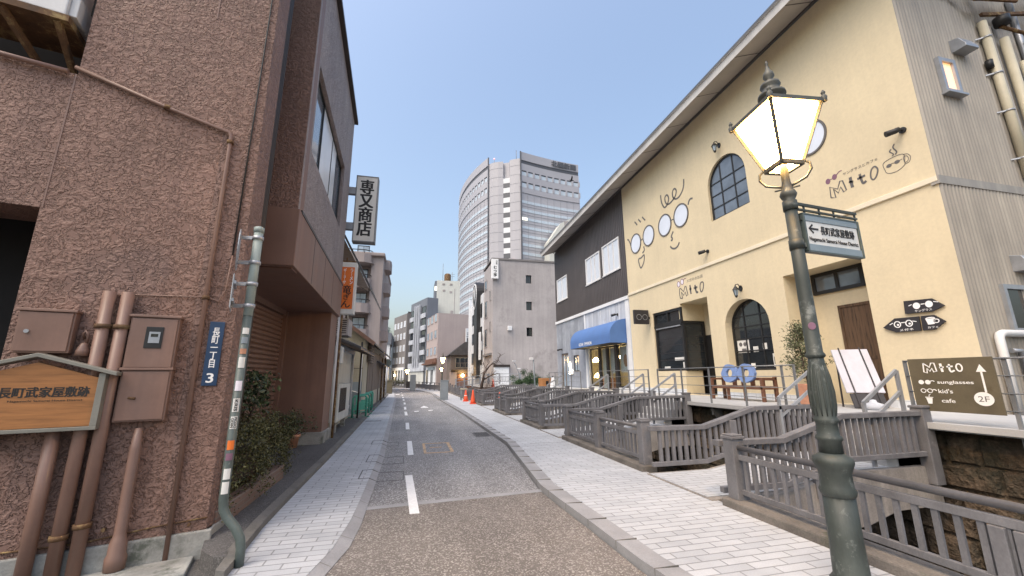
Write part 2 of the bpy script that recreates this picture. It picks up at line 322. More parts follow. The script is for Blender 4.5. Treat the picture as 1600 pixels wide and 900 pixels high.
        for i, p in enumerate(P):
            d = (P[min(i+1, n-1)]-P[max(i-1, 0)]); d = d.normalized() if d.length > 1e-6 else V((1, 0, 0)); x = V((-d.y, d.x, 0))*wd/2
            for q, c in ((p-x, c0), (p+x, c0), (p+x, c1), (p-x, c1)): vs.append(fr.P(q.x, q.y, c))
        for i in range(n-1):
            for j in range(4): fs.append((4*i+j, 4*i+(j+1) % 4, 4*i+4+(j+1) % 4, 4*i+4+j)[::-1])
        fs += [(0, 1, 2, 3), (4*n-1, 4*n-2, 4*n-3, 4*n-4)]
        return s.add(vs, fs)
    def wall(s, fr, outer, holes=(), thick=.3, reveal=None, c=0):
        """a slab with real openings: front face, outer edges and the reveals of every opening"""
        loops = [outer]+list(holes); flat = [p for l in loops for p in l]
        tri = tessellate_polygon([[V((a, b, 0)) for a, b in l] for l in loops]); base = len(s.v)
        s.v += [tuple(fr.P(a, b, c)) for a, b in flat]
        for t in tri:
            p = [V((*flat[i], 0)) for i in t]
            t = tuple(t) if (p[1]-p[0]).cross(p[2]-p[0]).z > 0 else tuple(reversed(t))
            s.f.append(tuple(base+i for i in t)); s.sm.append(False)
        for k, l in enumerate(loops):
            d = thick if k == 0 or reveal is None else reveal; n = len(l); b0 = len(s.v)
            s.v += [tuple(fr.P(a, b, c)) for a, b in l] + [tuple(fr.P(a, b, c-d)) for a, b in l]
            area = sum(l[i][0]*l[(i+1) % n][1]-l[(i+1) % n][0]*l[i][1] for i in range(n)); ccw = area > 0
            for i in range(n):
                j = (i+1) % n; f = (b0+j, b0+i, b0+n+i, b0+n+j)
                if (k == 0) != ccw: f = f[::-1]
                s.f.append(f); s.sm.append(False)
        return s
    def leaves(s, pts, size, rn, up=.3, aspect=.5):
        for p in pts:
            d = V((rn.gauss(0, 1), rn.gauss(0, 1), rn.gauss(0, 1)+up)).normalized(); x = d.orthogonal().normalized(); x.rotate(Matrix.Rotation(rn.uniform(0, 6.28), 3, d)); y = d.cross(x)
            L = size*rn.uniform(.6, 1.3); Wd = L*aspect; p = V(p)
            s.add([p, p+x*L*.5+y*Wd*.5+d*L*.06, p+x*L, p+x*L*.5-y*Wd*.5+d*L*.06], [(0, 1, 2, 3)])
        return s
    def build(s, name, mt, parent=None, bevel=0, smooth=False, loc=None):
        me = bpy.data.meshes.new(name); o = bpy.data.objects.new(name, me); COL.objects.link(o)
        off = V(loc) if loc is not None else V((0, 0, 0))
        me.from_pydata([tuple(V(p)-off) for p in s.v], [], s.f); me.materials.append(MATS[mt] if isinstance(mt, str) else mt)
        me.polygons.foreach_set('use_smooth', [bool(x or smooth) for x in s.sm]); me.update()
        o.location = off
        if parent is not None: adopt(o, parent)
        if bevel:
            b = o.modifiers.new('bevel', 'BEVEL'); b.width = bevel; b.segments = 2; b.limit_method = 'ANGLE'; b.angle_limit = R(40)
        return o
def world_of(o):
    mtx = Matrix.LocRotScale(o.location, o.rotation_euler, o.scale)
    return (world_of(o.parent) @ o.matrix_parent_inverse @ mtx) if o.parent else mtx
def adopt(o, p):
    o.parent = p; o.matrix_parent_inverse = world_of(p).inverted()
def tag(o, label=None, cat=None, group=None, kind=None):
    for k, v in (('label', label), ('category', cat), ('group', group), ('kind', kind)):
        if v: o[k] = v
    return o
def thing(name, label, cat, loc=(0, 0, 0), group=None):
    e = bpy.data.objects.new(name, None); COL.objects.link(e); e.location = loc; e.empty_display_size = .2
    return tag(e, label, cat, group)
def structure(mb, name, mt, **k): return tag(mb.build(name, mt, **k), kind='structure')
def kids(o): return [c for c in o.children]
def dup(o, label, dloc=(0, 0, 0), rz=0, scale=None, parent=None, keep=None):
    c = o.copy(); COL.objects.link(c)
    if parent is None:
        c.location = V(o.location)+V(dloc); c.rotation_euler.z += rz
        if scale: c.scale = (scale,)*3
        c['label'] = label
    else: c.parent = parent; c.matrix_parent_inverse = o.matrix_parent_inverse.copy()
    for k in o.children: dup(k, None, parent=c)
    return c
def text(body, fr, a, b, w_, h_, mt, parent=None, name='lettering', c=.003, depth=.003, bold=0.0, fit=True, spacing=1.0, shear=0):
    """raised or painted lettering centred at (a, b) on a wall plane, fitted to w_ x h_"""
    cu = bpy.data.curves.new(name, 'FONT'); cu.body = body; cu.align_x = 'CENTER'; cu.extrude = 0; cu.space_line = spacing; cu.shear = shear; cu.resolution_u = 3
    t = bpy.data.objects.new(name, cu); COL.objects.link(t)
    dg = bpy.context.evaluated_depsgraph_get(); dg.update()
    me = bpy.data.meshes.new_from_object(t.evaluated_get(dg)); bpy.data.objects.remove(t)
    xs = [v.co.x for v in me.vertices]; ys = [v.co.y for v in me.vertices]
    x0, x1, y0, y1 = min(xs), max(xs), min(ys), max(ys); kx = w_/(x1-x0); ky = h_/(y1-y0)
    if not fit: kx = ky = min(kx, ky)
    mb = MB(); pts = [fr.P(a+(v.co.x-(x0+x1)/2)*kx, b+(v.co.y-(y0+y1)/2)*ky, c+depth) for v in me.vertices]
    fs = [tuple(p.vertices) for p in me.polygons]
    nrm = (pts[fs[0][1]]-pts[fs[0][0]]).cross(pts[fs[0][2]]-pts[fs[0][0]])
    if nrm.dot(fr.n) < 0: fs = [f[::-1] for f in fs]
    hh = h_/(body.count('\n')+1) if '\n' in body else h_
    sh_ = [(0, 0, 0)] if not bold else [(dx*bold*hh*1.6, dy*bold*hh*1.6, i*2e-5) for i, (dx, dy) in enumerate(((-1, -.5), (1, -.5), (-1, .5), (1, .5)))]
    for dx, dy, dz in sh_: mb.add([p+fr.u*dx+fr.v*dy+fr.n*dz for p in pts], fs)
    bpy.data.meshes.remove(me)
    o = mb.build(name, mt, parent)
    so_ = o.modifiers.new('thickness', 'SOLIDIFY'); so_.thickness = depth; so_.offset = -1
    return o
def window(fr, a0, b0, a1, b1, parent, c=0.0, fw=.06, fd=.06, frame='white_frame', pane='window_dark', vm=(), hm=(), bar=.03, name='window', sill=None, rec=0.03):
    """window = frame (part) > pane (sub-part); c is the wall face, rec how far the pane sits behind the frame's front"""
    f = MB()
    f.fbox(fr, a0, b0, c-.02, a0+fw, b1, c+fd); f.fbox(fr, a1-fw, b0, c-.02, a1, b1, c+fd)
    f.fbox(fr, a0+fw, b0, c-.02, a1-fw, b0+fw, c+fd-.002); f.fbox(fr, a0+fw, b1-fw, c-.02, a1-fw, b1, c+fd-.002)
    for x in vm: f.fbox(fr, x-bar/2, b0+fw, c-.01, x+bar/2, b1-fw, c+fd-.006)
    for z in hm: f.fbox(fr, a0+fw, z-bar/2, c-.01, a1-fw, z+bar/2, c+fd-.010)
    if sill: f.fbox(fr, a0-.04, b0-.05, c-.02, a1+.04, b0-.002, c+fd+sill)
    o = f.build(name, frame, parent)
    MB().fbox(fr, a0+fw*.5, b0+fw*.5, c-.018+.0, a1-fw*.5, b1-fw*.5, c+fd-rec).build('pane', pane, o)
    return o
def arch_pts(a0, a1, b0, bs, b1, n=14):
    """opening with a half-elliptical head: springing at bs, crown at b1"""
    cxx, ra = (a0+a1)/2, (a1-a0)/2
    return [(a0, b0), (a1, b0)] + [(cxx+ra*math.cos(math.pi*i/n), bs+(b1-bs)*math.sin(math.pi*i/n)) for i in range(n+1)]
def rect(a0, b0, a1, b1): return [(a0, b0), (a1, b0), (a1, b1), (a0, b1)]
def corr(fr, a0, a1, b0, b1, pitch=.08, depth=.018, c=0, trap=False):
    mb = MB(); n = int((a1-a0)/pitch); vs = []; fs = []
    prof = [(0, 0), (.25, 1), (.5, 1), (.75, 0)] if trap else [(0, 0), (.17, .15), (.33, .75), (.5, 1), (.67, .75), (.83, .15)]
    xs = [(a0+(i+p)*pitch, c+q*depth) for i in range(n) for p, q in prof]+[(a1, c)]
    for a, q in xs: vs += [fr.P(a, b0, q), fr.P(a, b1, q)]
    for i in range(len(xs)-1): fs.append((2*i, 2*i+2, 2*i+3, 2*i+1))
    mb.add(vs, fs, not trap); return mb

# ================================================================ SETTING: ground, road, pavements
g = MB()
g.box(-400, -60, -.6, -1.52, 62, -.10); g.box(8.35, -60, -.4, 400, 45, .35); g.box(8.35, 45, -.9, 400, 62, -.30)
g.box(-1.52, -60, -.6, 8.35, -3, -.12); g.box(-600, 62, -1.2, 600, 1500, -.45)
structure(g, 'ground', 'old_asphalt')
def sheet(name, mt, left, right, z0, z1, zr=None):
    """strip between two edge polylines of equal length, with real thickness"""
    vs, fs = [], []; zr = z1 if zr is None else zr
    for (a, b), (c_, d) in zip(left, right): vs += [(a, b, z1), (c_, d, zr), (c_, d, z0), (a, b, z0)]
    for i in range(len(left)-1):
        k = 4*i
        for j in range(4): fs.append((k+j, k+(j+1) % 4, k+4+(j+1) % 4, k+4+j)[::-1])
    fs += [(0, 1, 2, 3), tuple(4*(len(left)-1)+j for j in (3, 2, 1, 0))]
    return structure(MB().add(vs, fs), name, mt)
RL = [(-1.15, -3), (-.80, 3.2), (-.64, 4.18), (-.52, 4.75), (-.48, 5.4), (-.48, 6.0), (-.47, 9.5), (-.70, 20), (-1.0, 33.4), (-1.5, 46), (-3.2, 53), (-8, 58), (-22, 62), (-60, 66)]
RR = [(2.25, -3), (2.05, 3.2), (2.01, 3.6), (1.99, 4.52), (1.95, 5.5), (1.93, 6.2), (2.36, 10.3), (2.33, 20), (2.12, 29), (2.05, 44), (1.1, 52), (-1.4, 61), (-9, 69), (-60, 74)]
sheet('road', 'brown_asphalt', RL[:6], RR[:6], -.3, -.06); sheet('road', 'grey_asphalt', [(-.48, 6.0), (-.475, 7.9)]+RL[6:], [(1.93, 6.2), (2.13, 8.0)]+RR[6:], -.3, -.06)
sheet('road_joint', 'kerb_concrete', [(-.48, 5.94), (-.48, 6.07)], [(1.95, 6.13), (1.96, 6.26)], -.2, -.056)
# left pavement, its flush gutter stones, the raised verge in front of the houses
LK = [(-.57-.33, -3), (-.90, 3.2), (-.77, 4.07), (-.66, 4.6), (-.60, 5.4), (-.59, 6.0), (-.58, 9.5), (-.82, 20), (-1.13, 33.4), (-1.62, 46), (-3.3, 53.2), (-8, 58.2), (-22, 62.2), (-60, 66.2)]
LE = [(-1.38, -3), (-1.40, 3.2), (-1.41, 4.1), (-1.45, 4.6), (-1.50, 5.4), (-1.51, 6.0), (-1.53, 9.5), (-1.68, 20), (-1.85, 33.4), (-2.1, 46), (-3.9, 53.6), (-8.2, 58.9), (-22, 63), (-60, 67)]
sheet('pavement', 'paving', LE, LK, -.3, 0); sheet('gutter', 'kerb_concrete', LK, RL, -.3, -.004, -.052)
VE = [(x-.10, y) for x, y in LE]; WV = [(-3.3, y) for x, y in LE[:10]]
VS = [(-1.47, 4.15), (-1.51, 4.5)]; LS = [(-1.405, 4.15), (-1.42, 4.5)]
sheet('kerb', 'old_kerb', VS+VE[3:10], LS+LE[3:10], -.3, .085, .07)
sheet('verge', 'old_asphalt', [(-1.62, 4.5), (-1.80, 4.7), (-1.88, 4.95), (-1.89, 5.0), (-3.3, 5.3)]+WV[4:], [(-1.515, 4.45), (-1.53, 4.58), (-1.555, 4.9), (-1.56, 5.0), (-1.585, 5.3)]+VE[4:10], -.3, .06, .072)
# right pavement and raised kerb stones
KO = [(x+.02, y) for x, y in RR]; KI = [(x+.25, y+.02) for x, y in RR]
FE = [(3.95, -3), (3.95, 3.2), (3.95, 3.6), (3.95, 4.52), (3.95, 5.5), (3.95, 6.2), (3.98, 10.3), (4.02, 20), (4.02, 29), (4.05, 44), (3.6, 53), (.6, 63.5), (-8.4, 71), (-60, 76)]
sheet('kerb', 'kerb_concrete', KO, KI, -.3, .02, .008); sheet('pavement', 'paving', KI, FE, -.35, 0)
jm = MB()
for i in range(70):
    y = .3+i*.62
    def xr(y, L):
        for (a, b), (c_, d) in zip(L, L[1:]):
            if b <= y <= d: return a+(c_-a)*(y-b)/(d-b)
        return L[0][0]
    if y < 40:
        jm.box(xr(y, KO)-.001, y, -.05, xr(y, KI)-.004, y+.008, .0225)
        xa, xb = xr(y+.3, LK)+.003, xr(y+.3, RL)-.003; jm.add([(q, y+.3+d, z) for q, z in ((xa, -.0028), (xb, -.0505)) for d in (0, .01)], [(0, 2, 3, 1)])
structure(jm, 'kerb_joint', 'old_kerb')
# paint
pm = MB()
for y0, y1, x0, x1 in [(5.62, 7.7, .12, .04), (9.62, 11.62, .075, .04), (14.2, 16.2, -.02, -.05), (19.3, 21.3, -.11, -.17), (22.7, 24.7, -.2, -.24), (26.9, 28.9, -.28, -.33), (31.3, 33.2, -.41, -.46), (35.1, 36.9, -.52, -.58), (40, 41.6, -.66, -.72), (46.5, 48, -.85, -.95), (50, 51.4, -1.2, -1.45)]:
    pm.prism([(x0-.06, y0, -.056), (x0+.06, y0, -.056), (x1+.06, y1, -.056), (x1-.06, y1, -.056)], (0, 0, .004))
pm.prism([(.62, 23.6, -.056), (1.02, 23.6, -.056), (1.02, 24.0, -.056), (.82, 25.2, -.056), (.62, 24.0, -.056)], (0, 0, .004))
for x, y in ((.25, 21.0), (.95, 21.4)): pm.prism([(x, y, -.056), (x+.22, y+.2, -.056), (x+.22, y+.6, -.056), (x, y+.5, -.056)], (0, 0, .004))
pm.prism([(-1.0, 42, -.056), (-1.0, 43.6, -.056), (-1.45, 43.6, -.056), (-1.3, 42, -.056)], (0, 0, .004))
structure(pm, 'road_marking', 'road_paint')
om = MB()
for a, b, c_, d in ((.36, 9.72, 1.0, 9.80), (.36, 11.05, 1.04, 11.13), (.36, 9.8, .42, 11.05), (.96, 9.8, 1.03, 11.05), (.52, 10.42, .8, 10.5)): om.box(a, b, -.058, c_, d, -.0555)
structure(om, 'road_marking', 'orange_paint')
# covers, grate
def gz(x, y):
    """height of the surface across the left gutter"""
    xa, xb = xr(y, LK), xr(y, RL); return 0 if x <= xa else (-.06 if x > xb else -.004-.048*(x-xa)/(xb-xa))
def frame_cover(x0, y0, x1, y1, z=None, t=.018):
    mb = MB()
    if z is not None:
        mb.box(x0, y0, z-.05, x1, y0+t, z); mb.box(x0, y1-t, z-.05, x1, y1, z); mb.box(x0, y0+t, z-.05, x0+t, y1-t, z); mb.box(x1-t, y0+t, z-.05, x1, y1-t, z); return mb
    xs = [x0, xr(y0, LK), xr(y0, RL)-.001, xr(y0, RL)+.001, x1]
    for y in (y0, y1):
        for a, b in zip(xs, xs[1:]): mb.add([(q, y+d, gz(q, y0)+h) for q in (a, b) for d, h in ((0, .003), (t, .003), (t, -.01), (0, -.01))], [(0, 1, 5, 4), (1, 2, 6, 5), (3, 0, 4, 7)])
    for x in (x0, x1-t): mb.box(x, y0+t, gz(x, y0)-.01, x+t, y1, gz(x, y0)+.0025)
    return mb
for (x0, y0, x1, y1), lb in (((-.76, 7.42, -.04, 8.06), 'thin dark metal frame of the inset cover nearest the camera, across the left gutter'), ((-.78, 8.78, -.06, 9.5), 'thin dark metal frame of the second inset cover, across the left gutter'), ((-.88, 11.0, -.22, 11.55), 'thin dark metal frame of the third inset cover, beside the second white dash')):
    tag(frame_cover(x0, y0, x1, y1).build('inset_cover', 'iron_cover', loc=(x0, y0, 0)), lb, 'manhole cover', 'inset covers in the gutter')
for y0, lb in ((16.6, 'dark slot drain lying across the left pavement, nearer than the two thin slots'), (20.2, 'thin dark slot across the left pavement by the green barriers'), (24.5, 'thin dark slot across the left pavement, farthest along')):
    x = xr(y0, LE); tag(MB().box(x+.05, y0, -.05, x+.62, y0+.16, .004).build('slot_drain', 'iron_cover', loc=(x, y0, 0)), lb, 'drain', 'slot drains in the left pavement')
gm = frame_cover(1.86, 11.9, 2.32, 12.75, -.052, .03)
for i in range(9): gm.box(1.885, 11.95+i*.087, -.09, 2.30, 11.985+i*.087, -.054)
tag(gm.build('drain_grate', 'iron_cover', loc=(2.1, 12.3, -.06)), 'dark slotted iron grate in the road against the right kerb', 'drain grate')
hm_ = MB()
tag(MB().box(2.9, 9.98, -.04, 3.85, 9.995, .003).build('expansion_strip', 'iron_cover'), 'thin dark joint strip across the right-hand pavement', 'joint strip')

# canal: bed, water, its two walls
structure(MB().box(3.9, -8, -2.6, 9.0, 48, -2.3), 'canal_bed', 'canal_mud'); structure(MB().box(3.9, -8, -2.3, 9.0, 48, -2.12), 'water', 'water')
def stone_wall(x0, x1, y0, y1, z0, z1, face, rn, bw=.62, bh=.38):
    mb = MB(); mb.box(x0 if face > 0 else x0+.0, y0, z0, x1, y1, z1); z = z0; r_ = 0
    while z < z1-.06:
        h = min(bh*rn.uniform(.8, 1.25), z1-z); y = y0-rn.uniform(0, bw)
        while y < y1:
            l = bw*rn.uniform(.6, 1.5); a, b = max(y, y0)+.012, min(y+l, y1)-.012
            if b-a > .05:
                t = rn.uniform(.03, .13); xf = x0 if face < 0 else x1
                c = [(xf, a, z+.012), (xf, b, z+.012), (xf, b, z+h-.012), (xf, a, z+h-.012)]; q = .035
                d = [(xf+face*t*rn.uniform(.8, 1.2), yy+sy*q, zz+sz*q) for (_, yy, zz), sy, sz in zip(c, (1, -1, -1, 1), (1, 1, -1, -1))]
                mb.add(c+d, [(4, 5, 6, 7), (0, 1, 5, 4), (1, 2, 6, 5), (2, 3, 7, 6), (3, 0, 4, 7)])
            y += l
        z += h
    return mb
rs = random.Random(5)
tag(stone_wall(8.2, 9.2, -6, 30, -2.4, .70, -1, rs).build('canal_wall', 'canal_stone'), 'brown stained stone retaining wall of the canal, below the shop terrace', 'canal wall')
tag(stone_wall(3.75, 4.02, -6, 46, -2.4, -.12, 1, rs).build('canal_wall', 'canal_stone'), 'stone wall of the canal on the street side, below the fence', 'canal wall')
tag(stone_wall(8.0, 9.2, 30, 46, -2.4, .30, -1, rs).build('canal_wall', 'canal_stone'), 'far stretch of canal wall beside the tall blank grey building', 'canal wall')

# ================================================================ LEFT: brown building on the corner
LF = Fr((-1.9, 5.0, 0), (.967, .254, 0))
SF = Fr((-1.9, 5.0, 0), (0, 1, 0))                # street face of the near block
WF = Fr((-1.80, 6.45, 0), (-.0374, .9993, 0))     # street face of the projecting upper storey
bb = thing('brown_building', 'brown rough-stuccoed building on the near left corner with projecting upper storey', 'building', (-3.5, 7, 0))
w1 = MB(); w1.wall(LF, rect(-7.5, .15, 0, 11.5), [rect(-4.2, 1.30, -1.67, 3.22), rect(-4.2, 4.70, -1.645, 7.6)], .35, .55)
w1.wall(SF, rect(0, .15, .36, 11.5), (), .3)
w1.build('front_wall', 'brown_stucco', bb)
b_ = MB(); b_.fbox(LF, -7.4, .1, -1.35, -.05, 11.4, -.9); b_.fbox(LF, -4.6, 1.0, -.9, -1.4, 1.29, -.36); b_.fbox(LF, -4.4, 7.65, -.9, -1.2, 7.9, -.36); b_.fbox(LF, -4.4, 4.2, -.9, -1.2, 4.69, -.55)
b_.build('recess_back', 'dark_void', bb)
pl = MB(); pl.fbox(LF, -7.5, -.2, -.4, .05, .15, .035); pl.fbox(SF, .0, -.2, -.3, .38, .15, .03); pl.fbox(LF, -1.0, -.2, .04, -.06, -.055, .45)
pl.build('plinth', 'concrete_plinth', bb, bevel=.012)
corr(SF, .37, .80, .1, 11.4, .06, .035, -.12).build('ribbed_drain_cover', 'dark_rib', bb)
w2 = MB(); top = lambda a: 9.35-.03*a
w2.wall(WF, [(0, 4.14), (5.35, 4.14), (5.35, 9.20), (0, 9.36)], [rect(.42, 5.4, 4.2, 7.1)], .25, .16)
w2.build('upper_wall', 'skylit_stucco', bb)  # paler stucco copy for the street face, skylight put into its colour
w3 = MB(); w3.fbox(Fr((-1.8, 6.45, 0), (1, 0, 0)), -2.2, 3.2, -.3, -.004, 9.3, 0)
w3.build('upper_end_wall', 'brown_paint', bb)
ww = window(WF, .42, 5.4, 4.2, 7.1, bb, c=-.13, fw=.05, fd=.05, frame='black_frame', pane='window_sky', vm=(1.55, 2.75, 3.4), bar=.05)
cu = MB(); cu.fbox(WF, 1.6, 5.46, -.105, 2.72, 7.04, -.094); cu.fbox(WF, 2.78, 5.46, -.105, 3.37, 7.04, -.094); cu.build('curtain', 'window_pale', ww)
rf = MB(); rf.prism([WF.P(-.08, 9.37, -4), WF.P(-.08, 9.37, .10), WF.P(5.43, 9.21, .10), WF.P(5.43, 9.21, -4)], (0, 0, .09)); rf.build('roof', 'dark_rib', bb)
ub = MB(); ub.fbox(Fr((-1.8, 6.45, 0), (1, 0, 0)), -2.2, 4.14, 0, -.004, 9.29, .012); ub.build('upper_end_wall', 'brown_stucco', bb)
fa = MB(); fa.fbox(WF, -.12, 3.22, -2.3, 5.32, 4.12, .05); fa.build('bay_fascia', 'brown_paint', bb, bevel=.01)
fs_ = MB()
for a in (1.2, 2.4, 3.6): fs_.fbox(WF, a, 3.24, .05, a+.012, 4.11, .053)
fs_.fbox(WF, .02, 4.10, -.02, 5.35, 4.15, .06); fs_.build('bay_joint', 'dark_rib', bb)
pr = MB(); pr.box(-3.5, 10.95, .02, -2.02, 11.8, 3.3); pr.build('pier', 'brown_paint', bb)
pp = MB(); pp.box(-3.5, 10.9, 0, -1.97, 11.84, .34); pp.build('plinth', 'concrete_plinth', bb, bevel=.01)
sh = MB()
for i in range(31):
    z = .1+i*.1; sh.add([(-3.13, 5.7, z), (-3.13, 10.95, z), (-3.085, 10.95, z+.03), (-3.085, 5.7, z+.03), (-3.085, 10.95, z+.075), (-3.085, 5.7, z+.075), (-3.13, 5.7, z+.1), (-3.13, 10.95, z+.1)], [(0, 1, 2, 3), (3, 2, 4, 5), (5, 4, 7, 6)])
sh.build('roller_shutter', 'brown_metal', bb)
gd = MB(); gd.box(-3.12, 8.55, .06, -3.04, 8.67, 3.2); gd.box(-3.12, 10.8, .06, -3.0, 10.93, 3.2); gd.box(-3.3, 5.5, 3.1, -3.02, 10.9, 3.24); gd.build('shutter_guide', 'brown_paint', bb)
bk = MB(); bk.box(-9, 5.8, 0, -3.3, 11.7, 9.1); bk.box(-3.5, 6.9, 3.3, -2.2, 11.6, 9.0); bk.build('rear_body', 'brown_paint', bb)
# pipes on the front wall
def pipe(pts, r, mt='brown_metal', name='drain_pipe', par=bb, n=12, clips=()):
    o = MB().tube([LF.P(*p) for p in pts], r, n).build(name, mt, par)
    if clips:
        c_ = MB()
        for a, b, cc in clips: c_.lathe(LF.P(a, b, cc), [(r+.012, -.02), (r+.012, .02)], 12); c_.fbox(LF, a-.012, b-.012, 0, a+.012, b+.012, cc)
        c_.build('pipe_clip', 'rust', o)
    return o
pipe([(-1.205, -.2, .075), (-1.205, 1.30, .075)], .052); pipe([(-1.03, -.2, .075), (-1.03, 2.44, .075)], .052, clips=((-1.03, 2.1, .075), (-1.03, .28, .075))); pipe([(-.895, -.2, .075), (-.895, 2.44, .075)], .052, clips=((-.895, 2.1, .075), (-.895, .35, .075)))
MB().lathe(LF.P(-.63, -.05, .075), [(.075, 0), (.078, .10), (.066, .13), (.064, .22), (.05, .26), (.044, .30), (.044, 1.0), (.03, 1.2)], 14).build('drain_pipe', 'brown_metal', bb)
pipe([(-7, 5.0, .04), (-2.19, 4.70, .04), (-1.70, 4.685, .04)], .026, name='conduit')
cd = pipe([(-1.66, 4.76, .03), (-.9, 4.55, .03), (-.31, 4.42, .03), (-.285, 4.38, .03), (-.283, 4.2, .03), (-.283, -.12, .03)], .022, name='conduit', clips=((-.283, 4.30, .03), (-.283, 2.45, .03), (-.89, 4.55, .03)))
pipe([(-.075, 9, .012), (-.08, 6.2, .015), (-.09, 4.9, .012), (-.105, 2.95, .012)], .009, 'black_plastic', 'cable', n=6)
pipe([(-.105, 2.95, .02), (-.12, 2.55, .03), (-.17, 2.42, .02), (-.28, 2.46, .02), (-1.1, 2.42, .012)], .007, 'brown_metal', 'cable', n=6)
MB().fbox(LF, -1.662, 3.22, 0, -1.650, 4.7, .004).build('wall_seam', 'brown_metal', bb); MB().fbox(LF, -.615, 5.9, 0, -.60, 9, .004).build('wall_seam', 'brown_metal', bb)
le_ = MB(); le_.tube([LF.P(-1.6, .21, .01), LF.P(-.9, .19, .01), LF.P(-.4, .24, .012), LF.P(.0, .26, .012)], .008, 6); le_.tube([LF.P(-.76, .28, .0), LF.P(-.76, .28, .05)], .016, 8); le_.tube([LF.P(-.14, .22, .0), LF.P(-.14, .22, .04)], .014, 8); le_.build('ground_cable', 'rust', bb)
be = MB(); be.tube([LF.P(-1.155, 1.98, .03), LF.P(-1.155, 2.02, .07), LF.P(-1.14, 2.05, .08), LF.P(-1.12, 2.02, .07), LF.P(-1.13, 1.93, .05)], .012, 8); be.lathe(LF.P(-1.14, 1.82, .06), [(.05, 0), (.048, .05), (.03, .1), (.02, .12)], 12); be.build('cable_inlet', 'brown_metal', bb)
# boxes fixed to the wall
def wbox(name, label, cat, a0, b0, a1, b1, parts):
    t = thing(name, label, cat, LF.P((a0+a1)/2, b0, 0))
    MB().fbox(LF, a0, b0, .0, a1, b1, .10).build('cabinet', 'brown_metal', t, bevel=.006)
    lid = MB().fbox(LF, a0-.012, b1-.002, 0, a1+.012, b1+.022, .125).build('rain_lip', 'brown_metal', t, bevel=.004)
    parts(t); return t
def p1(t):
    MB().fbox(LF, -1.575, 1.855, .102, -1.235, 2.205, .114).build('door', 'brown_metal', t, bevel=.004)
    MB().tube([LF.P(-1.51, 2.03, .11), LF.P(-1.51, 2.03, .127)], .017, 14).build('lock', 'galvanised', t)
wbox('junction_box', 'small square brown metal box with a round lock, above the wooden sign', 'utility box', -1.59, 1.84, -1.22, 2.215, p1)
def p2(t):
    MB().fbox(LF, -.815, 1.715, .102, -.465, 2.19, .114).build('door', 'brown_metal', t, bevel=.004)
    MB().fbox(LF, -.70, 1.90, .114, -.565, 2.11, .122).build('meter_window', 'black_frame', t, bevel=.003)
    mtr = MB().fbox(LF, -.67, 1.95, .122, -.585, 2.06, .127).build('dial', 'galvanised', t); MB().fbox(LF, -.655, 2.01, .127, -.60, 2.04, .129).build('display', 'window_dark', mtr)
wbox('meter_box', 'brown electricity meter box with a small black window', 'meter box', -.83, 1.70, -.45, 2.205, p2)
def p3(t):
    MB().fbox(LF, -.815, 1.225, .102, -.465, 1.675, .114).build('door', 'brown_metal', t, bevel=.004)
    MB().tube([LF.P(-.74, 1.43, .11), LF.P(-.69, 1.425, .125)], .012, 8).build('handle', 'rust', t)
wbox('utility_box', 'plain brown metal box hanging directly under the meter box', 'utility box', -.83, 1.21, -.45, 1.69, p3)
# air conditioner in the upper recess
ac = thing('air_conditioner', 'white outdoor air conditioning unit in the recess at the top left', 'air conditioner', LF.P(-2.4, 5.1, .1))
MB().fbox(LF, -2.95, 5.28, -.34, -1.80, 5.94, .10).build('casing', 'ac_white', ac, bevel=.012)
gr = MB()
for i in range(15): gr.fbox(LF, -2.9, 5.34+i*.037, .101, -2.2, 5.352+i*.037, .112)
for i in range(9): gr.fbox(LF, -2.88+i*.08, 5.33, .1005, -2.872+i*.08, 5.90, .108)
gr.build('grille', 'white_frame', ac); MB().fbox(LF, -1.80, 5.31, -.25, -1.735, 5.56, .06).build('pipe_cover', 'ac_white', ac, bevel=.008)
br = MB(); br.fbox(LF, -3.0, 5.20, -.5, -1.76, 5.27, .12); br.bar(LF.P(-2.25, 5.20, .08), LF.P(-2.0, 4.76, -.45), .05, .05); br.bar(LF.P(-1.85, 5.20, .08), LF.P(-1.8, 4.78, -.45), .05, .05); br.build('bracket', 'rust', ac)
# street-address plate
ap = thing('address_plate', 'narrow blue enamel plate with white Japanese characters and a 3 on the stucco corner', 'address plate', LF.P(-.147, 1.53, 0))
MB().fbox(LF, -.215, 1.53, .004, -.082, 2.2, .018).build('plate', 'sign_blue', ap, bevel=.004)
text('長\n町\n一\n丁\n目', LF, -.148, 1.925, .062, .42, 'text_white', ap, c=.018, depth=.0015, bold=.01, spacing=.86); text('3', LF, -.148, 1.61, .058, .095, 'text_white', ap, c=.018, depth=.0015, bold=.02)
# wooden direction board with a little roof
wb = thing('wooden_signboard', 'house-shaped wooden direction board with grey metal roof and carved characters', 'sign', LF.P(-1.36, 1.17, .1))
SB = Fr(LF.P(-1.36, 0, .19), (.967, .254, 0))
MB().fpoly(SB, [(-.41, 1.20), (.41, 1.20), (.41, 1.62), (0, 1.755), (-.41, 1.62)], -.05, 0).build('board', 'sign_wood', wb)
fr_ = MB(); fr_.fbox(SB, -.46, 1.165, -.07, .46, 1.197, .02); fr_.fbox(SB, -.46, 1.197, -.07, -.412, 1.66, .02); fr_.fbox(SB, .412, 1.197, -.07, .46, 1.66, .02); fr_.build('frame', 'sign_roof', wb, bevel=.004)
ro = MB(); ro.fpoly(SB, [(-.54, 1.635), (0, 1.80), (.54, 1.635), (.54, 1.668), (0, 1.835), (-.54, 1.668)], -.09, .05); ro.build('roof', 'sign_roof', wb, bevel=.004)
text('長町武家屋敷跡', SB, .085, 1.50, .56, .088, 'ink', wb, c=0, depth=.002, bold=.02); text('←', SB, -.285, 1.50, .11, .05, 'ink', wb, c=0, depth=.002, bold=.01, name='arrow')
